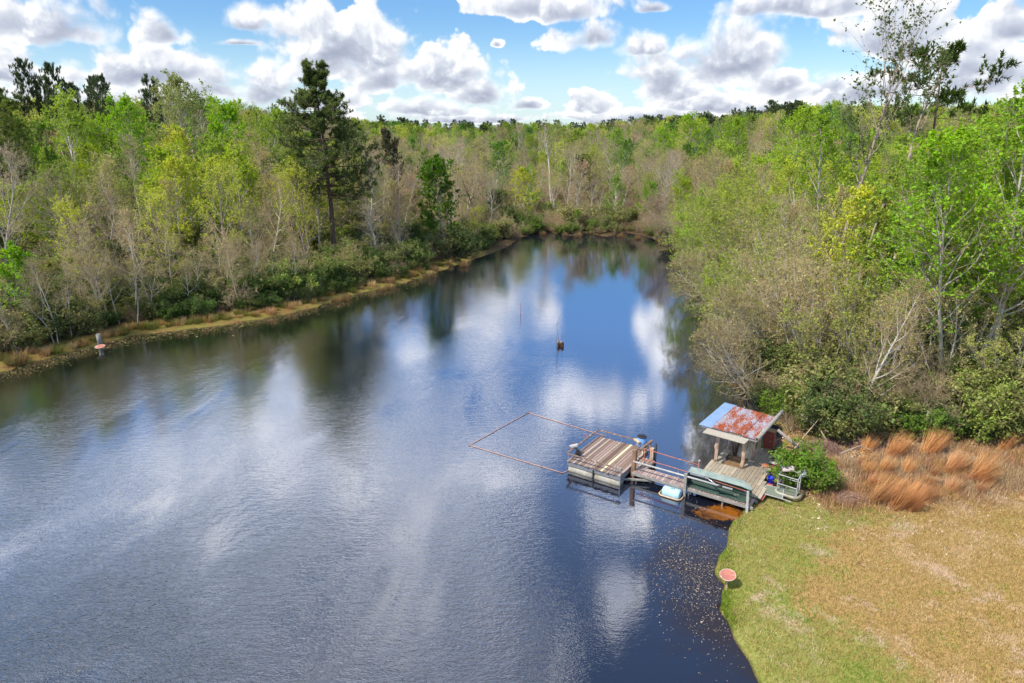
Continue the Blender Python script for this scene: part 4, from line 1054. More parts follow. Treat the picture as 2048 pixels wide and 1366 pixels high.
for dx in (-.2, .2):
    for dy in (-.16, .16):
        mb = MB(); mb.bar((2.05 + dx, 2.95 + dy, -.1), (2.05 + dx, 2.95 + dy, .8), .045, .045); mb.build('leg', M['rail'], t)
p, q = (15.25, 35.85, 1.45), (16.55, 35.5, .35)
t = thing('leaning_pole', 'bare grey pole slanting down into the bushes behind the shelter', 'pole', p, dock=False)
mb = MB(); mb.tube([p, q, (17.0, 35.4, .0)], [.085, .075, .07], 10); mb.build('pole', M['grey_timber'], t, smooth=True)

# ---- things on the bank beside the landing
gz = .42
t = thing('work_bench', 'low red bench with a pale front rail and a sloping dark top', 'bench', (3.1, .75, .35))
mb = MB(); mb.add([(2.70, .95, .92), (3.75, .75, .92), (3.72, 1.95, 1.08), (3.02, 2.1, 1.08), (2.70, .95, .88), (3.75, .75, .88), (3.72, 1.95, 1.04), (3.02, 2.1, 1.04)], [(0, 1, 2, 3), (7, 6, 5, 4), (0, 4, 5, 1), (1, 5, 6, 2), (2, 6, 7, 3), (3, 7, 4, 0)]); mb.build('top', M['slate'], t)
mb = MB(); mb.bar((2.62, .86, .93), (3.85, .62, .93), .14, .07); mb.build('front_rail', M['concrete'], t, bevel=.008)
mb = MB(); mb.box((3.05, .82, .64), (.62, .05, .5), rz=-.19); mb.build('front_panel', M['red_paint'], t, bevel=.006)
for x_, y_ in ((2.68, .95), (3.72, .8), (3.1, 1.95), (3.66, 1.85)):
    mb = MB(); mb.bar((x_, y_, .2), (x_, y_, .9), .05, .05); mb.build('leg', M['rail'], t)
mb = MB(); mb.lathe([(.09, 0), (.11, .02), (.03, .04)], (3.3, 1.5, 1.02), 12); mb.build('saucer', M['pale_board'], t)
t = thing('round_stool', 'rusty round stool with splayed metal legs on the landing edge', 'stool', (2.62, -.05, .58))
mb = MB(); mb.lathe([(.02, 0), (.19, .0), (.21, .02), (.20, .045), (.02, .05)], (2.62, -.05, 1.08), 20); mb.build('seat', M['stool'], t, smooth=True)
for k in range(4):
    a_ = .5 + k * math.pi / 2; mb = MB(); mb.tube([(2.62 + .1 * math.cos(a_), -.05 + .1 * math.sin(a_), 1.08), (2.62 + .23 * math.cos(a_), -.05 + .23 * math.sin(a_), .58)], .014, 6); mb.build('leg', M['steel'], t)
mb = MB(); mb.tube([(2.62 + .17 * math.cos(k * math.pi / 6), -.05 + .17 * math.sin(k * math.pi / 6), .80) for k in range(13)], .01, 6); mb.build('ring', M['steel'], t)
t = thing('blue_bucket', 'deep blue plastic bucket between the red mats', 'bucket', (3.08, -.55, gz))
mb = MB(); mb.lathe([(.13, 0), (.15, .02), (.175, .30), (.19, .31), (.19, .34), (.17, .345), (.165, .32), (.14, .06), (.02, .05)], (3.08, -.55, gz + .02), 24); mb.build('body', M['blue_bucket'], t, smooth=True)
mb = MB(); mb.tube([(3.08 + .19 * math.cos(a_), -.55 + .1, gz + .34 + .2 * math.sin(a_)) for a_ in [math.pi * k / 8 for k in range(9)]], .008, 6); mb.build('handle', M['steel'], t)
t = thing('red_mat', 'red board on the ground beside the blue bucket', 'mat', (3.08, -1.0, gz))
mb = MB(); mb.box((3.08, -1.02, gz + .04), (.30, .62, .04), rz=-.03); mb.build('board', M['red_mat'], t, bevel=.006)
t = thing('red_mat', 'red board on the ground nearest the end of the boat', 'mat', (3.02, -2.3, gz))
mb = MB(); mb.box((3.06, -2.2, gz + .02), (.28, .66, .04), rz=-.03); mb.build('board', M['red_mat'], t, bevel=.006)
t = thing('screen_frame', 'flat grey framed mesh screen lying over the red boards', 'screen', (3.3, -1.6, gz))
F4 = [(2.92, -1.95, gz + .08), (3.02, -1.22, gz + .20), (3.86, -1.15, gz + .20), (3.98, -1.98, gz + .09)]
mb = MB()
for a, b in zip(F4, F4[1:] + F4[:1]): mb.bar(a, b, .05, .04)
mb.bar(F4[3], (4.4, -2.02, gz + .08), .05, .04); mb.build('frame', M['white_pipe'], t, bevel=.006)
mb = MB(); mb.add(F4 + [(p[0], p[1], p[2] - .006) for p in F4], [(0, 3, 2, 1), (4, 5, 6, 7), (0, 1, 5, 4), (1, 2, 6, 5), (2, 3, 7, 6), (3, 0, 4, 7)]); mb.build('mesh', M['mesh'], t)
t = thing('pipe_cart', 'white pipe frame with a thick rounded base, standing on the bank', 'frame', (4.0, -1.0, gz))
bz = gz + .12
mb = MB(); mb.tube([(3.62, -.62, bz), (3.52, -1.35, bz), (3.60, -1.52, bz), (3.75, -1.58, bz), (4.40, -1.62, bz), (4.58, -1.55, bz), (4.66, -1.38, bz), (4.70, -.7, bz)], .075, 12); mb.build('base', M['white_drum'], t, smooth=True)
C4 = [(3.58, -1.42), (4.52, -1.50), (4.50, -.72), (3.68, -.68)]
for x_, y_ in C4:
    mb = MB(); mb.tube([(x_, y_, bz), (x_, y_, bz + .95)], .026, 8); mb.build('upright', M['white_pipe'], t)
for z_ in (bz + .45, bz + .95):
    mb = MB()
    for a, b in zip(C4, C4[1:] + C4[:1]): mb.tube([(*a, z_), (*b, z_)], .024, 8)
    mb.build('rail', M['white_pipe'], t)
mb = MB(); mb.box((4.1, -1.08, bz + .02), (.86, .74, .012)); mb.build('tray', M['mesh'], t)
t = thing('rolled_cushion', 'pinkish rolled cushion resting on top of the pipe frame', 'cushion', (3.85, -.7, bz + .95))
mb = MB(); a_ = bz + 1.06
mb.tube([(3.55, -.85, a_), (3.6, -.82, a_), (4.05, -.55, a_), (4.1, -.52, a_)], [.05, .10, .10, .05], 12); mb.tube([(3.62, -1.02, a_ - .02), (3.67, -1.0, a_ - .02), (4.1, -.74, a_ - .02), (4.15, -.72, a_ - .02)], [.05, .10, .10, .05], 12); mb.build('roll', M['cushion'], t, smooth=True)
t = thing('white_sack', 'crumpled white sack at the back of the pipe frame', 'sack', (4.5, -.55, bz + .7))
import mathutils
bm_v = []; mb = MB()
prof = [(.02, 0), (.16, .02), (.21, .10), (.20, .20), (.14, .30), (.07, .34), (.02, .35)]
mb.lathe(prof, (4.52, -.52, bz + .72), 16); mb.V = [(v[0] + .03 * math.sin(v[2] * 31 + v[1] * 17), v[1] + .03 * math.cos(v[0] * 23 + v[2] * 13), v[2] + .015 * math.sin(v[0] * 40)) for v in mb.V]
mb.build('cloth', M['white_cloth'], t, smooth=True)

# ---- floating pipe boom
t = thing('floating_boom', 'thin rusty pipe boom floating in a large rectangle beside the platform', 'boom', (-9.9, -2, 0))
B4 = [(-6.62, -4.35), (-6.78, -4.95), (-13.05, -5.08), (-12.78, .95), (-6.9, .55), (-6.6, -.9)]
for a, b in zip(B4[:-1], B4[1:]):
    mb = MB(); n_ = max(2, int(math.dist(a, b) / .8)); mb.tube([(a[0] + (b[0] - a[0]) * k / n_ + random.uniform(-.012, .012), a[1] + (b[1] - a[1]) * k / n_ + random.uniform(-.012, .012), .02) for k in range(n_ + 1)], .019, 8); mb.build('pipe', M['boom'], t, smooth=True)
for p in ((-13.05, -5.08), (-12.78, .95), (-6.78, -4.95), (-8.1, -4.98)):
    mb = MB(); mb.lathe([(.02, -.03), (.035, -.02), (.035, .02), (.02, .03)], (*p, .035), 10); mb.build('joint', M['red_pipe'], t, smooth=True)

# ---- discs on posts
def disc_post(name, label, x, y, zd, r_, post, base=0.0, tiltx=.0, tilty=0.0, extra=None):
    t = thing(name, label, 'disc', (x, y, base), dock=False)
    from mathutils import Euler
    E_ = Euler((tiltx, tilty, 0)).to_matrix()
    m_ = MB(); m_.lathe([(.02, -.03), (r_ * .9, -.01), (r_, .02), (r_ * .97, .035), (r_ * .85, .015), (r_ * .3, .0), (.02, 0)], (0, 0, 0), 40)
    m_.V = [tuple(E_ @ Vector(v) + Vector((x, y, zd))) for v in m_.V]; m_.build('plate', M['disc'], t, smooth=True)
    m_ = MB(); m_.tube([tuple(E_ @ Vector((r_ * math.cos(a), r_ * math.sin(a), .028)) + Vector((x, y, zd))) for a in [2 * math.pi * k / 40 for k in range(41)]], .018, 8); m_.build('rim', M['disc_rim'], t, smooth=True)
    m_ = MB(); m_.bar((x, y, base - .5), (x, y, zd - .03), .06, .06); m_.build('post', M[post], t, bevel=.006)
x, y = at(1452, 1183); disc_post('disc_on_post', 'round rust-red plate on a tan post at the lawn edge', x, y, hz(x, y) + .76, .31, 'tan_post', hz(x, y), R(10), R(-6))
x, y = at(202, 703); disc_post('disc_on_post', 'round rust-red plate on a grey stake in the water by the far left bank', x, y, .42, .38, 'grey_timber', -.4, R(8), 0)
x, y = at(200, 690); t = thing('grey_piling', 'short grey piling standing just behind the far rusty plate', 'piling', (x, y, 0), dock=False)
mb = MB(); mb.tube([(x, y, -.6), (x + .02, y, .5), (x, y, 1.0)], [.2, .19, .18], 12); mb.build('post', M['grey_timber'], t, smooth=True)

# ---- stump and twigs standing in the open water
x, y = at(1120, 692); t = thing('water_stump', 'small dark stump with sprouting twigs alone in the open water', 'stump', (x, y, 0), dock=False)
rr = random.Random(4); mb = MB()
for k in range(16):
    a = rr.uniform(0, 6.28); q = rr.uniform(.05, .30); hh = rr.uniform(.15, .42); mb.tube([(x + q * math.cos(a), y + q * math.sin(a), -.3), (x + q * 1.15 * math.cos(a), y + q * 1.15 * math.sin(a), hh)], [.12, .05], 7)
mb.build('stump', simple('wet_stump', (.05, .028, .015), (.14, .06, .02), 5, .9), t)
mb = MB()
for k in range(18):
    a = rr.uniform(0, 6.28); q = rr.uniform(.1, .38); mb.tube([(x + q * .4 * math.cos(a), y + q * .4 * math.sin(a), .2), (x + q * math.cos(a), y + q * math.sin(a), rr.uniform(.35, .62))], [.018, .008], 5)
mb.build('dead_grass', M['tan_plastic'], t)
mb = MB(); mb.tube([(x - .1, y, .2), (x - .22, y, 1.1), (x - .32, y, 1.9), (x - .18, y, 2.5), (x + .12, y, 2.95)], [.018, .016, .013, .01, .006], 6); mb.tube([(x - .3, y - .1, -.1), (x - .32, y - .1, 1.0)], .012, 6); mb.tube([(x + .12, y, .2), (x + .2, y, .9), (x + .18, y, 1.2)], [.013, .01, .006], 6)
mb.tube([(x - .3, y, 1.8), (x - .1, y, 2.1), (x + .15, y, 2.3)], [.009, .007, .004], 5); mb.build('twig', M['bark_brown'], t)
x, y = at(1041, 628); t = thing('lone_stick', 'thin reddish stick standing in the open water', 'stick', (x, y, 0), dock=False)
mb = MB(); mb.tube([(x, y, -.4), (x + .03, y, .6), (x - .02, y, 1.2)], [.03, .026, .015], 6); mb.build('stick', M['red_pipe'], t)
def along(px):
    L = SHORE_PX; return float(np.interp(px, [a for a, _ in L], [b for _, b in L]))
# ================================================================== HERO TREES
def hero(kind, name, px, py, top, color, label, cat='tree', form=None, rz=0.0, sx=1.0, dz=0.0, hmax=30, z=None):
    """stands where the ground is seen at (px, py); tall enough to reach the sight line to row `top`"""
    x, y, zg = on_ground(px, py)
    lo, hi = .5, hmax
    for _ in range(20):
        m_ = (lo + hi) / 2
        if project(x, y, zg + m_)[1] > top: lo = m_
        else: hi = m_
    HEROES_XY.append((x, y))
    return plant(kind, name, x, y, lo, color, label, cat, None, rz=rz, sx=sx, form=form, z=zg)
F = lambda f, seed, h, **k: (f(seed, h=h, **k), h)
hp = F(make_pine, 101, 27, base=.38, spread=.185, nb=96, hero=True, lean=(-.03, 0), layers=13)
hero('pine', 'pine_tree', 672, 522, 140, (.17, .22, .07), 'tall dark pine standing alone above the left bank, bare lower trunk', 'pine', hp, rz=.4, sx=1.22)
hero('pine', 'pine_tree', 40, 520, 140, (.19, .25, .05), 'large pine with spreading limbs at the left edge of the woods', 'pine', F(make_pine, 102, 25, base=.34, spread=.2, nb=64, hero=True, layers=10), rz=1.0)
for i, (px, top, h_) in enumerate([(12, 142, 24), (98, 132, 23), (128, 166, 22), (152, 140, 24), (182, 172, 21), (215, 164, 22), (240, 160, 22), (320, 163, 22)]):
    y = 150 + 4 * (i % 3); x = (px - 1024) / FPX * (y * math.cos(PITCH) + 4) * 1.0; zg = hz(x, y); u = 5
    lo, hi = 5, 30
    for _ in range(18):
        m_ = (lo + hi) / 2
        if project(x, y, zg + m_)[1] > top: lo = m_
        else: hi = m_
    plant('pine', 'pine_tree', x, y, lo, (.10, .14, .06), ['dark pine at the left end of the hilltop row', 'tallest pointed pine of the hilltop row', 'dark pine between the two tallest hilltop pines', 'second tall pine of the hilltop row', 'shorter rounded pine in the middle of the hilltop row', 'slim pine right of the middle of the hilltop row', 'last pine of the hilltop row before the gap', 'lone dark conical pine on the hilltop right of the row'][i], 'pine', 'pines along the left hilltop', z=zg, sx=.6 if i == 7 else .6)
tall = F(make_tree, 103, 25, base=.52, spread=.26, nb=20, leaf=.24, per=4, l2=6, l3=4, bark='bark_grey', twm='twig_grey', wob=.07, updir=.26, shape='vase', rad=.26)
hero('sparse', 'tall_sparse_tree', 1652, 640, 66, (.10, .15, .04), 'tallest spreading tree with airy leaves against the sky, behind the broom grass woods', form=tall, rz=.5)
hero('sparse', 'tall_sparse_tree', 1735, 600, 70, (.10, .15, .04), 'slender high tree reaching the sky just right of the tallest tree', form=F(make_tree, 104, 24, base=.6, spread=.13, nb=12, leaf=.24, per=4, l2=5, l3=4, updir=.3, lean=(.1, 0)), rz=0)
hero('pine', 'flat_topped_pine', 1815, 560, 118, (.09, .14, .03), 'flat-topped old pine with crooked limbs above the right-hand woods', 'pine', F(make_pine, 105, 21, base=.76, spread=.24, nb=11, hero=False, lean=(.05, 0)), rz=.3)
hero('sparse', 'tall_sparse_tree', 1930, 600, 150, (.16, .22, .05), 'airy tree leaning over the right edge woods', form=F(make_tree, 106, 20, base=.45, spread=.24, nb=18, leaf=.18, per=2, updir=.2, lean=(.15, 0)), rz=0)
vine = F(make_tree, 107, 15, base=.06, spread=.12, nb=40, leaf=.19, per=7, shape='column', updir=.1, l2=5, l3=3, wob=.05)
hero('budding', 'vine_clad_tree', 1668, 745, 322, (.30, .38, .05), 'narrow tree wrapped in yellow-green vines on the right bank', form=vine, rz=.2)
hero('budding', 'vine_clad_tree', 112, 545, 300, (.34, .46, .04), 'narrow tree wrapped in bright yellow-green vines on the left bank', form=vine, rz=2.0, sx=.8)
# bright trees at the right
gr = [F(make_tree, 108, 17, base=.3, spread=.27, nb=28, leaf=.155, per=15, l3=5, bark='bark_pale', rad=.2, wob=.07), F(make_tree, 109, 17, base=.36, spread=.26, nb=24, leaf=.155, per=14, l3=5, bark='bark_pale', stems=2, rad=.2), F(make_tree, 110, 16, base=.22, spread=.3, nb=26, leaf=.155, per=15, l3=5, bark='bark_pale', rad=.17, lean=(-.1, 0))]
for px, py, top, fi, lab in [(1905, 812, 205, 1, 'bright green twin-trunk tree with pale trunks behind the green shrubs'), (1960, 796, 190, 0, 'bright green tree with a leaning pale trunk right of the twin trunks'), (1790, 775, 270, 2, 'bright green tree spreading above the broken trunk'),
                             (2046, 760, 215, 1, 'bright green tree cut by the right edge of the view'), (1835, 690, 250, 0, 'bright green tree farther back between the tall airy trees'), (1740, 700, 330, 2, 'bright green low tree beside the vine-wrapped tree'), (1620, 560, 240, 0, 'rounded green tree on the right bank left of the tallest tree'), (1560, 500, 222, 2, 'broad green tree on the right bank, topped by the far pines')]:
    hero('green', 'leafy_tree', px, py, top, rcol(random.choice([(.27, .44, .03), (.34, .50, .035), (.30, .44, .04)]), .06), lab, form=gr[fi], rz=random.uniform(0, 6))
# right bank, leaning over the water
lean1 = F(make_tree, 111, 9, base=.1, spread=.33, nb=13, leaf=.12, per=.5, twig=True, l2=5, l3=3, stems=7, lean=(-.95, -.1), updir=.05, bark='bark_pale', twm='twig_tan', rad=.17, wob=.09)
lean2 = F(make_tree, 112, 10, base=.15, spread=.3, nb=13, leaf=.13, per=.6, twig=True, l2=5, l3=3, stems=7, lean=(-.45, -.2), updir=.12, bark='bark_pale', twm='twig_tan', rad=.16, wob=.09)
lean3 = F(make_tree, 113, 11, base=.12, spread=.34, nb=20, leaf=.15, per=6, stems=4, lean=(-.45, -.05), updir=.06, bark='bark_grey', rad=.16)
RB = [(1520, 800, lean1, 6.5, 'bare_leaning_tree', BUD, 'pale bare tree sprawling over the bank just beyond the shelter'), (1560, 745, lean1, 8.5, 'bare_leaning_tree', (.40, .42, .10), 'pale bare many-stemmed tree reaching low over the water beyond the shelter'),
      (1650, 760, lean2, 9.5, 'bare_leaning_tree', BUD, 'bare fan of pale stems above the shelter roof'), (1480, 690, lean3, 7.5, 'leaning_tree', (.36, .46, .06), 'green-leaved tree leaning over the water beyond the bare sprawling trees'),
      (1455, 640, lean1, 8.0, 'bare_leaning_tree', (.36, .42, .08), 'bare tree whose twigs hang far over the water on the right bank'), (1430, 585, lean3, 8.5, 'leaning_tree', (.34, .48, .045), 'fresh green tree hanging over the narrowing right bank'),
      (1410, 545, lean3, 9.5, 'leaning_tree', (.34, .46, .05), 'green tree leaning from the right bank near the pond head'), (1398, 520, lean2, 8.5, 'bare_leaning_tree', TAN, 'bare fan-shaped tree leaning from the right bank near the pond head'),
      (1375, 498, lean1, 9.5, 'bare_leaning_tree', (.40, .30, .2), 'bare tan tree with a single curved trunk at the right corner of the pond head'), (1590, 690, lean2, 10.5, 'bare_leaning_tree', (.38, .44, .08), 'tall fan of pale stems left of the vine-wrapped tree'),
      (1505, 610, lean3, 12.0, 'leaning_tree', (.32, .38, .06), 'broad olive tree filling the right bank above the hanging twigs'), (1530, 560, lean3, 13, 'leaning_tree', (.38, .46, .06), 'tall yellow-green tree behind the right bank hanging trees'),
      (1470, 540, lean3, 11.5, 'leaning_tree', (.32, .44, .05), 'mid green tree set back on the right bank near the pond head')]
for px, py, fm, h_, nm, col, lab in RB:
    x, y, zg = on_ground(px, py); HEROES_XY.append((x, y)); plant('arching', nm, x, y, h_, rcol(col, .06), lab, 'tree', None, rz=random.uniform(-.35, .35), form=fm, z=zg)
fan = [F(make_tree, 131, 11, base=.22, spread=.15, nb=11, leaf=.15, per=1, twig=True, l2=4, l3=3, stems=9, updir=.2, bark='bark_pale', twm='twig_tan', rad=.2, wob=.05), F(make_tree, 132, 10, base=.3, spread=.17, nb=10, leaf=.16, per=1, twig=True, l2=4, l3=3, stems=7, updir=.16, lean=(-.2, 0), bark='bark_pale', twm='twig_tan', rad=.17, wob=.06)]
for px, py, h_, fi, lab in [(1602, 770, 9.5, 0, 'fan of straight pale stems rising right behind the shelter'), (1655, 790, 8.0, 1, 'low fan of pale stems between the shelter and the vine-wrapped tree'), (1700, 800, 9.5, 0, 'pale many-stemmed sapling clump right of the vine-wrapped tree'), (1765, 815, 7.5, 1, 'pale sapling clump left of the broken trunk'), (1880, 812, 8.5, 1, 'pale sapling clump right of the broken trunk'),
                            (2010, 830, 6.5, 1, 'sprawling bare pale bush near the right edge'), (1535, 715, 9, 1, 'leaning fan of pale stems above the hanging bare trees'), (1570, 650, 11, 0, 'tall fan of pale stems in the middle of the right bank')]:
    x, y, zg = on_ground(px, py); HEROES_XY.append((x, y)); plant('bare', 'pale_stemmed_tree', x, y, h_, rcol(random.choice([BUD, (.38, .44, .08), (.40, .46, .09)])), lab, 'tree', None, rz=random.uniform(-.5, .5), form=fan[fi], z=zg)
# left bank
wb = [F(make_tree, 114, 9, base=.35, spread=.3, nb=12, leaf=.1, per=.3, twig=True, bark='bark_pale', twm='twig_tan', wob=.1, rad=.09), F(make_tree, 115, 10, base=.4, spread=.24, nb=13, leaf=.1, per=.6, twig=True, bark='bark_pale', twm='twig_tan', wob=.06, rad=.10), F(make_tree, 116, 9, base=.25, spread=.34, nb=10, leaf=.1, per=.2, twig=True, bark='bark_pale', twm='twig_tan', wob=.13, rad=.1, stems=2)]
for px, py, h_, fi, lab in [(222, 648, 9.5, 0, 'white-trunked bare tree at the water edge behind the grey piling'), (270, 640, 10.5, 1, 'straight white-trunked tree on the mossy left bank'), (178, 592, 12, 2, 'forked pale bare tree above the dark shrubs of the left bank'),
                            (292, 612, 9.0, 2, 'crooked pale bare tree with long level branches on the left bank'), (402, 622, 6.0, 0, 'small bare tree on the grassy left bank'), (445, 600, 7.5, 0, 'thin bare tree among the shrubs of the left bank'), (458, 592, 6.5, 2, 'twisted pale small tree left of the tall pine'),
                            (95, 640, 6.5, 0, 'slim pale sapling among dark shrubs near the left edge'), (745, 470, 9.5, 1, 'pale straight trunk right of the tall pine'), (340, 560, 11, 1, 'tall pale thin tree halfway to the tall pine'), (525, 545, 8, 2, 'pale twisted bare tree just left of the tall pine'),
                            (790, 470, 11, 1, 'grey bare tree between the tall pine and the dense green tree'), (860, 478, 6.5, 2, 'bleached bare tree arching beside the dense green tree'), (1195, 458, 8, 1, 'bare tree with a pale trunk at the pond head'), (1040, 430, 9, 0, 'bleached fan-shaped bare tree at the left of the pond head')]:
    x, y, zg = on_ground(px, py); HEROES_XY.append((x, y)); plant('bare', 'bare_tree', x, y, h_, rcol(BUD), lab, 'tree', None, rz=random.uniform(0, 6), form=wb[fi], z=zg)
for i in range(20):
    px = 40 + i * 34 + random.uniform(-10, 10)
    if 640 < px < 710: continue
    x, y, zg = on_ground(px, along(px) - random.uniform(26, 60) * (1 - px / 1250 * .6)); HEROES_XY.append((x, y))
    plant('bare', 'bare_sapling', x, y, random.uniform(5, 8.5), rcol(random.choice([BUD, YGREEN])), 'slim pale bare sapling among the shrubs of the left bank', 'tree', 'slim pale saplings along the left bank', form=wb[i % 3], z=zg, sx=random.uniform(.7, 1.0))
hero('green', 'leafy_tree', 22, 655, 500, (.26, .46, .03), 'small bright green tree leaning at the left edge of the near bank', form=F(make_tree, 117, 6, base=.2, spread=.4, nb=16, leaf=.2, per=9, lean=(.2, -.1), bark='bark_pale', rad=.1), rz=0)
hero('green', 'leafy_tree', 470, 500, 285, (.32, .44, .05), 'yellow-green tree with a dark trunk left of the tall pine', form=LIB['green'][1], rz=1)
hero('evergreen', 'dense_tree', 893, 508, 318, (.10, .21, .02), 'dense rich green round tree on the left bank before the dark trunk', form=F(make_tree, 118, 14, base=.2, spread=.3, nb=34, leaf=.24, per=13, l3=5, rad=.2), rz=0)
hero('bare', 'dark_trunked_tree', 955, 480, 330, (.12, .16, .05), 'dark-trunked half-dead tree beside the dense green tree', form=F(make_tree, 119, 13, base=.4, spread=.28, nb=12, leaf=.16, per=.6, bark='bark_brown', rad=.24, twig=True, wob=.08), rz=0)
hero('evergreen', 'cedar_tree', 787, 430, 262, (.09, .085, .045), 'reddish dark cedar right of the tall pine', form=LIB['evergreen'][0], rz=0, sx=.55)
hero('evergreen', 'cedar_tree', 1166, 420, 312, (.06, .10, .04), 'dark conical cedar in the woods behind the pond head', form=LIB['evergreen'][1], rz=0, sx=.8)
hero('sparse', 'tall_sparse_tree', 1104, 432, 236, (.20, .22, .08), 'tallest bare-trunked tree on the skyline behind the pond head', form=F(make_tree, 120, 22, base=.6, spread=.17, nb=16, leaf=.2, per=2, rad=.25, bark='bark_pale'), rz=0)
for px, py, top, col, lab in [(1066, 436, 335, (.24, .46, .03), 'small vivid green tree left of the pond head'), (1288, 452, 362, (.24, .42, .03), 'vivid green tree with layered branches right of the pond head'), (1222, 452, 352, (.26, .40, .05), 'light green tree behind the middle of the pond head'), (1150, 462, 420, (.2, .34, .04), 'low light green bushy tree at the pond head'),
                              (1395, 395, 232, (.30, .46, .03), 'vivid yellow-green round crown before the far pines on the right'), (1340, 385, 258, (.32, .50, .04), 'small vivid pointed crown before the far pines'), (1445, 400, 238, (.28, .44, .03), 'broad bright crown under the far pines on the right'), (1230, 380, 262, (.28, .44, .04), 'bright crown in the far woods behind the pond head'),
                              (545, 440, 225, (.30, .42, .05), 'yellow-green crown behind and left of the tall pine'), (405, 430, 158, (.32, .36, .12), 'thin-topped tree rising above the left hillside skyline'), (430, 440, 205, (.28, .48, .02), 'vivid green crown under the thin-topped hillside tree'), (290, 450, 205, (.30, .50, .03), 'vivid green crown below the lone conical pine'), (150, 460, 190, (.34, .46, .06), 'pale yellow-green crown below the hilltop pines'),
                              (215, 440, 235, (.30, .48, .03), 'bright crown just right of the pale crown on the left hillside'), (60, 400, 205, (.16, .24, .03), 'olive green crown left of the pale hillside crown')]:
    hero('green', 'leafy_tree', px, py, top, rcol(col, .05), lab, rz=random.uniform(0, 6), sx=.95)
# far pines on the skyline
for i, (px, top) in enumerate([(768, 234), (812, 240), (850, 242), (930, 249), (966, 248), (1028, 240), (1165, 247), (1270, 243), (1300, 238), (1330, 240), (1358, 235), (1410, 226), (1440, 234), (1468, 221), (1495, 229), (1085, 248), (1388, 240)]):
    y = 300 + 9 * (i * 5 % 7) if px > 600 else 190 + 4 * i % 9; dep = y * math.cos(PITCH); x = (px - 1024) / FPX * (y * math.cos(PITCH) + 2); zg = hz(x, y)
    lo, hi = 5, 34
    for _ in range(18):
        m_ = (lo + hi) / 2
        if project(x, y, zg + m_)[1] > top: lo = m_
        else: hi = m_
    plant('pine', 'pine_tree', x, y, lo, (.13, .18, .08), 'dark pine on the far skyline', 'pine', 'dark pines on the far skyline', z=zg, sx=.85)

# ================================================================== SHRUBS AND GRASSES
dk = [F(make_shrub, 121, 3.2, w=3.0, n=8000, leaf=.17, stems=18), F(make_shrub, 122, 2.8, w=3.2, n=8000, leaf=.16, stems=18)]
SHC = [(.09, .15, .035), (.12, .19, .045), (.17, .23, .05), (.25, .27, .09)]
k = 0
for px in range(-60, 1010, 17):
    for row, (dy, hh) in enumerate(((-36, 1.6), (-58, 2.8))):
        f = 1 - (px / 1250.0) * .62
        p = px + random.uniform(-9, 9); yy = along(p) + (dy + (9 if p > 260 else 0) - max(0, 220 - p) * .22) * f * random.uniform(.85, 1.2)
        if row == 0 and (p % 140 < 50): continue
        x, y, zg = on_ground(p, yy)
        bare = random.random() < .22
        ev = 'brown twiggy' if bare else 'dark evergreen'
        plant('bare_shrub' if bare else 'shrub', 'twiggy_shrub' if bare else 'evergreen_shrub', x, y, hh * random.uniform(.7, 1.2), rcol((.2, .17, .07) if bare else random.choice(SHC)), ev + ' shrub in the dense row along the left bank', 'shrub', ev + ' shrubs along the left bank', form=None if bare else random.choice(dk), z=zg)
for i in range(34):      # right bank under the trees
    f = i / 33; y = 42 + 66 * f ** 1.1; xsh = max(float(np.interp(y, [38.6, 41.5, 46, 52.5, 61, 70, 80, 90, 100, 108], [16.6, 16.4, 17, 18.2, 19.8, 21.4, 22.6, 24.2, 25.2, 24.6])), 0)
    x = xsh + random.uniform(.2, 2.2); bare = random.random() < .35
    plant('bare_shrub' if bare else 'shrub', 'twiggy_shrub' if bare else 'green_shrub', x, y, random.uniform(1.6, 3.2), rcol((.26, .2, .09) if bare else random.choice([(.10, .16, .035), (.16, .24, .04), (.12, .15, .05)])), ('brown twiggy' if bare else 'green') + ' shrub under the trees of the right bank', 'shrub', ('brown twiggy' if bare else 'green') + ' shrubs under the right bank trees')
for i in range(30):      # thicket between shelter and broom grass
    px = random.uniform(1440, 1700); py = random.uniform(790, 880)
    if px < 1575 and py > 845: continue
    x, y, zg = on_ground(px, py)
    if float(sdf(np.array([x]), np.array([y]))[0]) < .3: continue
    bare = random.random() < .35
    plant('bare_shrub' if bare else 'shrub', 'twiggy_shrub' if bare else 'green_shrub', x, y, random.uniform(1.2, 2.3), rcol((.30, .22, .11) if bare else random.choice([(.12, .20, .03), (.18, .30, .03), (.10, .14, .04)])), ('tan twiggy' if bare else 'green') + ' shrub in the thicket behind the shelter', 'shrub', ('tan twiggy' if bare else 'green') + ' shrubs behind the shelter')
for i in range(30):      # dark row behind the broom grass
    px = 1690 + i * 13.0 + random.uniform(-6, 6); py = random.uniform(822, 884)
    x, y, zg = on_ground(px, py)
    plant('shrub', 'evergreen_shrub', x, y, random.uniform(1.0, 2.1), rcol(random.choice([(.09, .15, .035), (.14, .22, .04), (.20, .33, .04), (.26, .28, .10)])), 'leafy green shrub in the row behind the broom grass', 'shrub', 'green shrubs behind the broom grass', form=random.choice(dk), z=zg)
for i in range(40):      # marsh edge at the pond head
    px = random.uniform(1010, 1400); py = random.uniform(418, 468)
    x, y, zg = on_ground(px, py)
    if float(sdf(np.array([x]), np.array([y]))[0]) < .3: continue
    g_ = random.random() < .3
    plant('shrub' if g_ else 'bare_shrub', 'green_shrub' if g_ else 'marsh_shrub', x, y, random.uniform(1.6, 3.2), rcol((.16, .25, .04) if g_ else random.choice([(.34, .26, .13), (.30, .20, .12), (.2, .18, .07)])), ('light green' if g_ else 'brown') + ' marsh shrub at the head of the pond', 'shrub', ('light green' if g_ else 'brown') + ' marsh shrubs at the pond head')
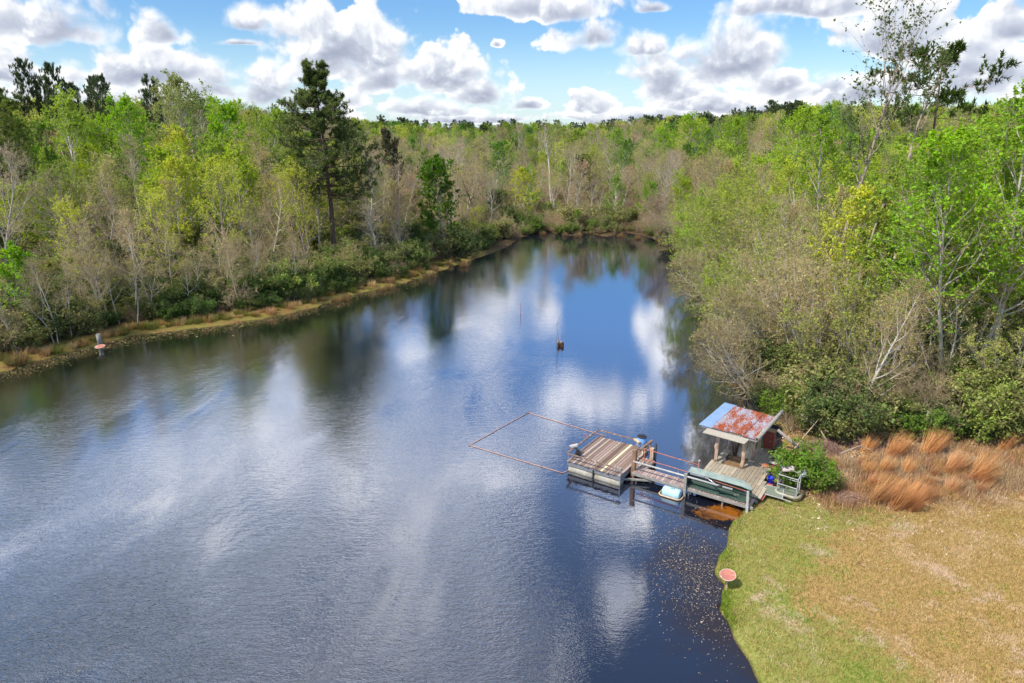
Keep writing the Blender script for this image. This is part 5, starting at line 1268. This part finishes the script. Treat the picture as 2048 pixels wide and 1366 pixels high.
x, y, zg = on_ground(1608, 975); plant('shrub', 'green_shrub', x, y + .3, 2.1, (.17, .30, .03, 1), 'leafy yellow-green shrub growing beside the landing and the pipe frame', 'shrub', form=F(make_shrub, 130, 2.0, w=2.0, n=9000, leaf=.12, stems=26), z=zg)
x, y, zg = on_ground(1650, 985); plant('shrub', 'green_shrub', x, y + .2, 1.1, (.26, .26, .07, 1), 'lower olive shrub at the foot of the leafy shrub beside the landing', 'shrub', z=zg)
for i in range(56):
    px = random.uniform(1005, 1345); x, y = at(px, along(px) if px < 1300 else 480); dx_ = random.uniform(.2, 2.2); y += dx_ if px < 1290 else 0; x += 0 if px < 1290 else random.uniform(.5, 1.6)
    g_ = random.random() < .3
    plant('shrub' if g_ else 'bare_shrub', 'green_shrub' if g_ else 'marsh_shrub', x, y, random.uniform(.8, 1.8), rcol((.22, .30, .06) if g_ else random.choice([(.36, .27, .13), (.30, .18, .10)])), ('light green' if g_ else 'brown') + ' low marsh shrub at the water line of the pond head', 'shrub', ('light green' if g_ else 'brown') + ' low shrubs at the waterline of the pond head')
# broken trunk, fallen limbs
def log_(name, label, pts, r_, mt, cat, parts='trunk'):
    t = thing(name, label, cat, pts[0], dock=False); m_ = MB(); n_ = len(pts); m_.tube(pts, [r_ * (1 - .5 * i / (n_ - 1)) for i in range(n_)], 10); m_.build(parts, mt, t, smooth=True); return t
x, y, zg = on_ground(1838, 884); log_('broken_trunk', 'broken bare trunk standing at the edge of the right-hand woods', [(x, y, zg - .2), (x + .08, y, zg + .9), (x + .22, y, zg + 1.5), (x + .24, y, zg + 1.95)], .17, M['bark_grey'], 'trunk')
for a, b, c_, lab in [((1960, 770, 2.2), (2010, 850, .3), (2035, 880, .1), 'fallen limb slanting down at the right edge of the shrubs'), ((1770, 840, .3), (1800, 815, .9), (1830, 795, 1.5), 'fallen limb leaning among the dark shrubs'), ((1590, 890, .3), (1610, 865, .8), (1640, 830, 1.6), 'pale dead limb arching behind the leaning pole'), ((1660, 885, .3), (1640, 850, .9), (1600, 820, 1.5), 'thin dead limb crossing the brush behind the landing'), ((1680, 912, .45), (1720, 890, .6), (1745, 905, .5), 'curved dead branch lying on the brush heap')]:
    P_ = []
    for px, py, dz in (a, b, c_): x, y = at(px, py, .5 + dz); P_.append((x, y, hz(x, y) + dz))
    log_('fallen_limb', lab, P_, .05, M['bark_grey'], 'branch', 'limb')
# brush heaps
def make_heap(seed, r_, h_, n):
    rg = np.random.default_rng(seed); g = Geo(); a = rg.uniform(0, 6.283, n); q = r_ * np.sqrt(rg.uniform(0, 1, n))
    zz = h_ * (1 - (q / r_) ** 2) * rg.uniform(.2, 1, n); C = np.stack([q * np.cos(a), q * np.sin(a) * .7, zz], 1)
    d = nrm(rg.normal(0, 1, (n, 3)) * np.array([1, 1, .45])); L = rg.uniform(.15, .55, n)[:, None] * d
    g.tubes(np.stack([C - L * .5, C + L * .06, C + L * .5], 1) + rg.normal(0, .02, (n, 3, 3)), np.full((n, 3), .006) * rg.uniform(.5, 1.6, (n, 1)), 3, 0)
    C2 = C[rg.permutation(n)[: n // 3]]; g.leaves(rg, C2 + rg.normal(0, .05, C2.shape), .09, 1, upb=1)
    return g.mesh('brush', [M['heap'], M['leaf']])
M['heap'] = bark('dead_brush', (.46, .30, .23), (.26, .15, .11))
for i, (px, py, r_, h_, lab) in enumerate([(1640, 905, 1.5, .8, 'pinkish heap of dead brush behind the leafy shrub'), (1690, 880, 1.4, .7, 'heap of dead brush below the dark shrubs'), (1655, 960, 1.0, .5, 'low heap of dead brush beside the leafy shrub'), (1745, 895, 1.3, .5, 'spread of dead brush behind the broom grass clumps'), (1700, 1000, 1.0, .35, 'low litter heap in front of the broom grass')]):
    x, y, zg = on_ground(px, py); o = link('brush_heap', make_heap(140 + i, r_, h_, 2600)); o.location = (x, y, zg - .05); o.color = (.40, .24, .15, 1); tag(o, lab, 'brush heap')
# broom grass, wind-blown
br = [make_tussock(150 + i, h=1.5, r=.22, n=230, lean=(.55, .1), w=.0075, spread=.34) for i in range(3)]
OR = (.64, .34, .15)
for i, (px, py, s_) in enumerate([(1742, 1005, 1.15), (1755, 995, 1.1), (1785, 1018, 1.1), (1800, 1012, 1.0), (1822, 1005, 1.05), (1735, 975, .9), (1790, 985, .9), (1838, 1000, .9), (1725, 950, .8), (1760, 945, .9), (1808, 950, .85), (1775, 915, 1.2), (1790, 905, 1.1), (1850, 910, 1.35), (1862, 905, 1.2), (1895, 945, 1.1), (1902, 935, .9),
                                (1940, 965, 1.35), (1950, 950, 1.3), (1895, 985, .8), (1948, 985, .7), (2000, 900, 1.0), (1730, 905, 1.0), (1815, 1020, .9), (1770, 1010, 1.1), (1718, 925, .7), (2012, 890, .7), (1975, 975, .5), (1845, 970, .7), (1860, 950, .6)]):
    x, y, zg = on_ground(px, py); o = link('broom_grass', br[i % 3]); o.location = (x, y, zg); o.scale = (s_, s_, s_); o.rotation_euler = (0, 0, random.uniform(-.5, .5)); o.color = rcol(OR, .1)
    tag(o, 'orange wind-blown broom grass clump on the lawn edge', 'grass clump', 'orange broom grass clumps')
# sedge tussocks along the water
ts = [make_tussock(160 + i, h=.8, r=.32, n=300, w=.011, spread=.9) for i in range(3)]
spots = [(858, 555, 1.8), (928, 533, 1.6), (778, 578, 1.3), (762, 582, 1.2), (690, 600, 1.5), (675, 604, 1.3), (35, 730, 1.8), (1155, 474, 1.8), (1130, 472, 1.3), (1200, 470, 1.2), (1240, 474, 1.4), (1275, 478, 1.3), (1085, 470, 1.4), (1320, 484, 1.5)]
for i, (px, py, s_) in enumerate(spots):
    x, y = at(px, py); o = link('sedge_tussock', ts[i % 3]); o.location = (x, y, max(hz(x, y), -.05)); o.scale = (s_,) * 3; o.color = rcol((.36, .24, .11), .12)
    tag(o, 'large tan sedge tussock standing at the edge of the water', 'tussock', 'large sedge tussocks at the waterline')
for i in range(210):
    px = -40 + i * 4.7 + random.uniform(-4, 4); f = 1 - px / 1250 * .62; py = along(px) - random.uniform(0, 36 + max(0, 220 - px) * .2) * f
    x, y, zg = on_ground(px, py); s_ = random.uniform(.6, 1.35); o = link('sedge_tussock', ts[i % 3]); o.location = (x, y, zg - .03); o.scale = (s_,) * 3
    gr_ = random.random() < .35; o.color = rcol((.26, .26, .06) if gr_ else random.choice([(.56, .36, .16), (.50, .33, .15), (.62, .46, .22)]), .12)
    tag(o, ('olive' if gr_ else 'tan') + ' sedge tussock on the narrow left bank', 'tussock', ('olive' if gr_ else 'tan') + ' sedge tussocks on the left bank')
# ---- lawn grass, leaves and floating flecks (nobody could count them)
def ground_scatter(name, n, col_fn, region, hh, w_, kind='blade', seed=3, mt='straw', zfix=None):
    rg = np.random.default_rng(seed); X, Y = region(rg, n); d = sdf(X, Y) + (.14 * wav(X, Y, .31, 1) + .28 * wav(X, Y, .8, 2)) * .7
    keep = d > .02 if zfix is None else d < -.05; X, Y, d = X[keep], Y[keep], d[keep]; n = len(X)
    Z = height(X, Y, d) if zfix is None else np.full(n, zfix)
    g = Geo(); B_ = np.stack([X, Y, Z], 1)
    if kind == 'blade':
        dd = nrm(rg.normal(0, .45, (n, 3)) + np.array([.12, 0, 1])); L = hh * rg.uniform(.4, 1.3, n)[:, None]; g.blades(B_ - dd * .01, B_ + dd * L, w_, 0)
    else:
        B_[:, 2] += .012 if zfix is None else 0; g.leaves(rg, B_, hh, 0, upb=6 if zfix is not None else 2.5, sd=.4)
    me = g.mesh(name, [mt if not isinstance(mt, str) else M[mt]]); return tag(link(name, me), kind='stuff')
def reg_lawn(rg, n):
    y = 13 + 24.5 * rg.uniform(0, 1, n) ** .8; x = 7.5 + rg.uniform(0, 1, n) ** .9 * (y * .86 - 4); return x, y
def grass_mat(name, pal_, wid=1.0):
    def fn(t):
        P = t.node('ShaderNodeNewGeometry'); i = P.outputs['Random Per Island']
        n = t.noise(P.outputs['Position'], .38, 6, .68); gx = t.node('ShaderNodeSeparateXYZ'); t.l.new(P.outputs['Position'], gx.inputs[0]); c = t.ramp(t.m('ADD', t.m('ADD', t.m('ADD', t.m('MULTIPLY', n, 1.45), -.27), t.m('MULTIPLY', t.m('SUBTRACT', gx.outputs[0], 12.0), .0075, clamp=True)), t.m('MULTIPLY', i, .14)), pal_)
        c = t.hsv(c, .5, 1, t.m('ADD', .6, t.m('MULTIPLY', i, .8)))
        d = t.node('ShaderNodeBsdfDiffuse'); t.put(d.inputs[0], c); return d.outputs[0]
    return mat(name, fn)
ground_scatter('lawn_grass', 200000, None, reg_lawn, .10, .010, mt=grass_mat('lawn_blades', [(.38, (.19, .27, .03)), (.455, (.32, .30, .07)), (.49, (.46, .28, .11)), (.54, (.27, .27, .055)), (.58, (.46, .28, .12)), (.65, (.34, .29, .09)), (.73, (.54, .40, .24))]))
ground_scatter('fallen_leaves', 26000, None, lambda rg, n: (rg.uniform(13, 34, n), 38.5 - np.abs(rg.normal(0, 4.5, n))), .07, 0, 'leaf', 5, mt=grass_mat('leaf_litter', [(.3, (.22, .12, .07)), (.5, (.48, .28, .16)), (.65, (.70, .55, .42)), (.8, (.34, .18, .10))]))
def reg_fleck(rg, n):
    c = np.stack([rg.normal(7.8, 1.0, n), rg.normal(24.9, 2.4, n)], 1); return c[:, 0], c[:, 1]
flk = simple('fleck', (.42, .34, .26), (.28, .22, .16), 3, .8)
ground_scatter('floating_pollen_flecks', 3000, None, reg_fleck, .036, 0, 'leaf', 8, zfix=.006, mt=flk)
def reg_edge(rg, n):
    f = rg.uniform(0, 1, n); px = -40 + f * 900; py = np.array([along(p) for p in px]); P_ = np.array([at(a, b) for a, b in zip(px, py)]); off = np.abs(rg.normal(0, 1.3, n))
    return P_[:, 0] + off * .5, P_[:, 1] - off * .9
ground_scatter('floating_plant_scraps', 4200, None, reg_edge, .09, 0, 'leaf', 9, zfix=.006, mt=simple('scrap', (.30, .22, .10), (.16, .15, .05), 3, .8))

# rough dry grass over the low mound, and longer grass hanging over the lawn's water edge
def reg_mound(rg, n):
    x = rg.uniform(15.2, 31, n); y = 31.8 + (x - 18) * .1 + rg.normal(0, 1.35, n); k_ = (wav(x, y, .9, 4) + rg.normal(0, .3, n) > -.45) & (y < 35.6 + .1 * (x - 18)); return x[k_], y[k_]
ground_scatter('dry_grass', 85000, None, reg_mound, .38, .008, seed=12, mt=grass_mat('dry_grass_blades', [(.36, (.26, .15, .09)), (.44, (.58, .30, .14)), (.50, (.30, .25, .08)), (.56, (.62, .34, .16)), (.64, (.36, .20, .12)), (.72, (.50, .36, .2))]))
def reg_lip(rg, n):
    i = rg.integers(35, 46, n); a = SHORE[i]; b = SHORE[i + 1]; f = rg.uniform(0, 1, (n, 1)); p = a + (b - a) * f; return p[:, 0] + np.abs(rg.normal(0, .28, n)), p[:, 1] + rg.normal(0, .12, n)
ground_scatter('bank_grass', 9000, None, reg_lip, .13, .009, seed=14, mt=grass_mat('bank_grass_blades', [(.35, (.14, .24, .02)), (.5, (.26, .34, .05)), (.6, (.44, .38, .13)), (.7, (.20, .30, .03))]))
def forest():
    global n_used
    for i, (dist, x, y, z, dd, px) in enumerate(FOREST):
        k = species(px, dist, dd, 0)
        lo, hi = HT[k]
        want = random.uniform(lo, hi)
        if dd < 6: want *= .72
        if dist > 220: want = random.uniform(13, 19)
        slack = random.uniform(0, 90) if dist > 60 else random.uniform(-10, 130)
        if dist > 220: slack = random.uniform(-6, 26)
        if k == 'pine': slack = random.uniform(-12, 8); want = random.uniform(17, 24)
        h = cap_height(x, y, z, want, slack)
        if h < 2.5: h = 2.5
        if abs(px - 676) < 26 and dist < 99: continue
        if any((x - a) ** 2 + (y - b) ** 2 < 7 for a, b in HEROES_XY): continue
        if n_used < N_IND and -60 < px < 2110:
            nm, cat = NAME[k]; pl = place_name(px, dist)
            plant(k, nm, x, y, h, tint(k), LOOK[k] + ' ' + pl, cat, LOOK[k] + 's ' + pl, z=z)
            n_used += 1
        else: far_pts[k].append((x, y, z, h))
forest()
print('individual trees', n_used, 'mass', {k: len(v) for k, v in far_pts.items()})

# the rest of the woods reads as one mass: one object made of instances of the same kinds
def far_mesh(me, leafmat):
    m2 = me.copy()
    for q, m_ in enumerate(me.materials):
        if m_ == M['leaf']: m2.materials[q] = leafmat
    return m2
def mass_object(name, sets, kind='stuff'):
    """sets: list of (points (x,y,z,h), [(trunk mesh, crown mesh)], h0, leaf material)"""
    # points of all sets in one mesh with attributes, one geometry-nodes tree
    V = []; H = []; K = []
    for si, (pts, *_r) in enumerate(sets):
        for p in pts: V.append(p[:3]); H.append(p[3]); K.append(si)
    me = bpy.data.meshes.new(name); me.from_pydata(V, [], [])
    for nm, vals, ty in (('h', H, 'FLOAT'), ('k', K, 'INT')):
        a = me.attributes.new(nm, ty, 'POINT'); a.data.foreach_set('value', vals)
    o = link(name, me)
    ng = bpy.data.node_groups.new(name + '_nodes', 'GeometryNodeTree')
    ng.interface.new_socket('Geometry', in_out='INPUT', socket_type='NodeSocketGeometry')
    ng.interface.new_socket('Geometry', in_out='OUTPUT', socket_type='NodeSocketGeometry')
    N = ng.nodes; L = ng.links; gi = N.new('NodeGroupInput'); go = N.new('NodeGroupOutput'); jn = N.new('GeometryNodeJoinGeometry')
    for si, (pts, forms, h0, lm) in enumerate(sets):
        c = bpy.data.collections.new(name + '_source')
        for (tm, cm) in forms:
            # trunk and crown joined into one source mesh
            bm_t = far_mesh(tm, lm); bm_c = far_mesh(cm, lm)
            so = bpy.data.objects.new('source', bm_c); c.objects.link(so)
            # append trunk geometry by numpy
            nv1, nv2 = len(bm_c.vertices), len(bm_t.vertices)
            v1 = np.empty(nv1 * 3, np.float32); bm_c.vertices.foreach_get('co', v1); v2 = np.empty(nv2 * 3, np.float32); bm_t.vertices.foreach_get('co', v2)
            def polys(mm):
                ls = np.empty(len(mm.polygons), np.int32); lt = ls.copy(); mi = ls.copy(); vi = np.empty(len(mm.loops), np.int32)
                mm.polygons.foreach_get('loop_start', ls); mm.polygons.foreach_get('loop_total', lt); mm.polygons.foreach_get('material_index', mi); mm.loops.foreach_get('vertex_index', vi)
                q = lt == 4; tr = lt == 3
                return (vi[ls[q][:, None] + np.arange(4)], mi[q], vi[ls[tr][:, None] + np.arange(3)], mi[tr])
            q1, m1, t1, n1 = polys(bm_c); q2, m2_, t2, n2 = polys(bm_t)
            nm_ = len(bm_c.materials)
            Q = np.concatenate([q1, q2 + nv1]); mi = np.concatenate([m1, m2_ + nm_, n1, n2 + nm_]); T = np.concatenate([t1, t2 + nv1])
            so.data = mesh_from('source', np.concatenate([v1, v2]).reshape(-1, 3), Q, list(bm_c.materials) + list(bm_t.materials), mi, False, T if len(T) else None)
        sel = N.new('GeometryNodeSeparateGeometry'); sel.domain = 'POINT'
        at_ = N.new('GeometryNodeInputNamedAttribute'); at_.data_type = 'INT'; at_.inputs[0].default_value = 'k'
        cp = N.new('FunctionNodeCompare'); cp.data_type = 'INT'; cp.operation = 'EQUAL'; L.new(at_.outputs[0], cp.inputs[2]); cp.inputs[3].default_value = si
        L.new(gi.outputs[0], sel.inputs[0]); L.new(cp.outputs[0], sel.inputs[1])
        ins = N.new('GeometryNodeInstanceOnPoints'); ci = N.new('GeometryNodeCollectionInfo'); ci.inputs[0].default_value = c; ci.inputs[1].default_value = True; ci.inputs[2].default_value = True
        ins.inputs['Pick Instance'].default_value = True
        L.new(sel.outputs[0], ins.inputs['Points']); L.new(ci.outputs[0], ins.inputs['Instance'])
        ha = N.new('GeometryNodeInputNamedAttribute'); ha.data_type = 'FLOAT'; ha.inputs[0].default_value = 'h'
        mu = N.new('ShaderNodeMath'); mu.operation = 'DIVIDE'; L.new(ha.outputs[0], mu.inputs[0]); mu.inputs[1].default_value = h0
        L.new(mu.outputs[0], ins.inputs['Scale'])
        rv = N.new('FunctionNodeRandomValue'); rv.data_type = 'FLOAT_VECTOR'; rv.inputs[0].default_value = (0, 0, 0); rv.inputs[1].default_value = (0, 0, 6.283); rv.inputs['Seed'].default_value = si
        L.new(rv.outputs[0], ins.inputs['Rotation'])
        L.new(ins.outputs[0], jn.inputs[0])
    L.new(jn.outputs[0], go.inputs[0])
    md = o.modifiers.new('scatter', 'NODES'); md.node_group = ng
    tag(o, kind=kind)
    return o
def pal(k):
    L = TINT[k]; tot = sum(b for _, b in L); out = []; p = 0
    for a, b in L:
        for j in range(2):
            f = .85 + .3 * j; out.append((p, tuple(q * f for q in a))); p += b / tot / 2
    return out
sets = []
for k, pts in far_pts.items():
    if pts: sets.append((pts, [f[0] for f in LIB[k]], LIB[k][0][1], mat('far_leaves_' + k, f_leaf_far(pal(k)))))
mass_object('distant_forest', sets)

# low growth on the forest floor
def under():
    r3 = np.random.default_rng(9); pts = {'shrub': [], 'bare_shrub': []}
    n = 9000; y = 30 + 240 * r3.uniform(0, 1, n) ** 1.25; x = r3.uniform(-1, 1, n) * (y * .85 + 8)
    d = sdf(x, y); lm = lawn_mask(x, y); z = height(x, y); u = r3.uniform(0, 1, n)
    for i in range(n):
        if d[i] < (3.4 if x[i] < -8 else 1.6) or lm[i] > .01 or (y[i] < 37 and x[i] > 0): continue
        px, py = project(x[i], y[i], z[i])
        if px < -150 or px > 2200: continue
        if 1400 < px < 1640 and y[i] < 40: continue
        head = 740 < px < 1400 and y[i] > 112
        h = r3.uniform(1.2, 3.8) * (1.1 if head else 1)
        pts['bare_shrub' if u[i] < (.7 if head else .22) else 'shrub'].append((x[i], y[i], z[i], h))
    return pts
up_ = under(); print('under', {k: len(v) for k, v in up_.items()})
UP = {'shrub': [(0, (.13, .18, .05)), (.2, (.19, .25, .06)), (.4, (.28, .30, .08)), (.65, (.38, .36, .12)), (.85, (.36, .46, .07))],
      'bare_shrub': [(0, (.42, .35, .18)), (.4, (.50, .40, .22)), (.7, (.38, .36, .13)), (.9, (.50, .32, .22))]}
mass_object('undergrowth', [(up_[k], [f[0] for f in LIB[k]], LIB[k][0][1], mat('undergrowth_' + k, f_leaf_far(UP[k]))) for k in up_])
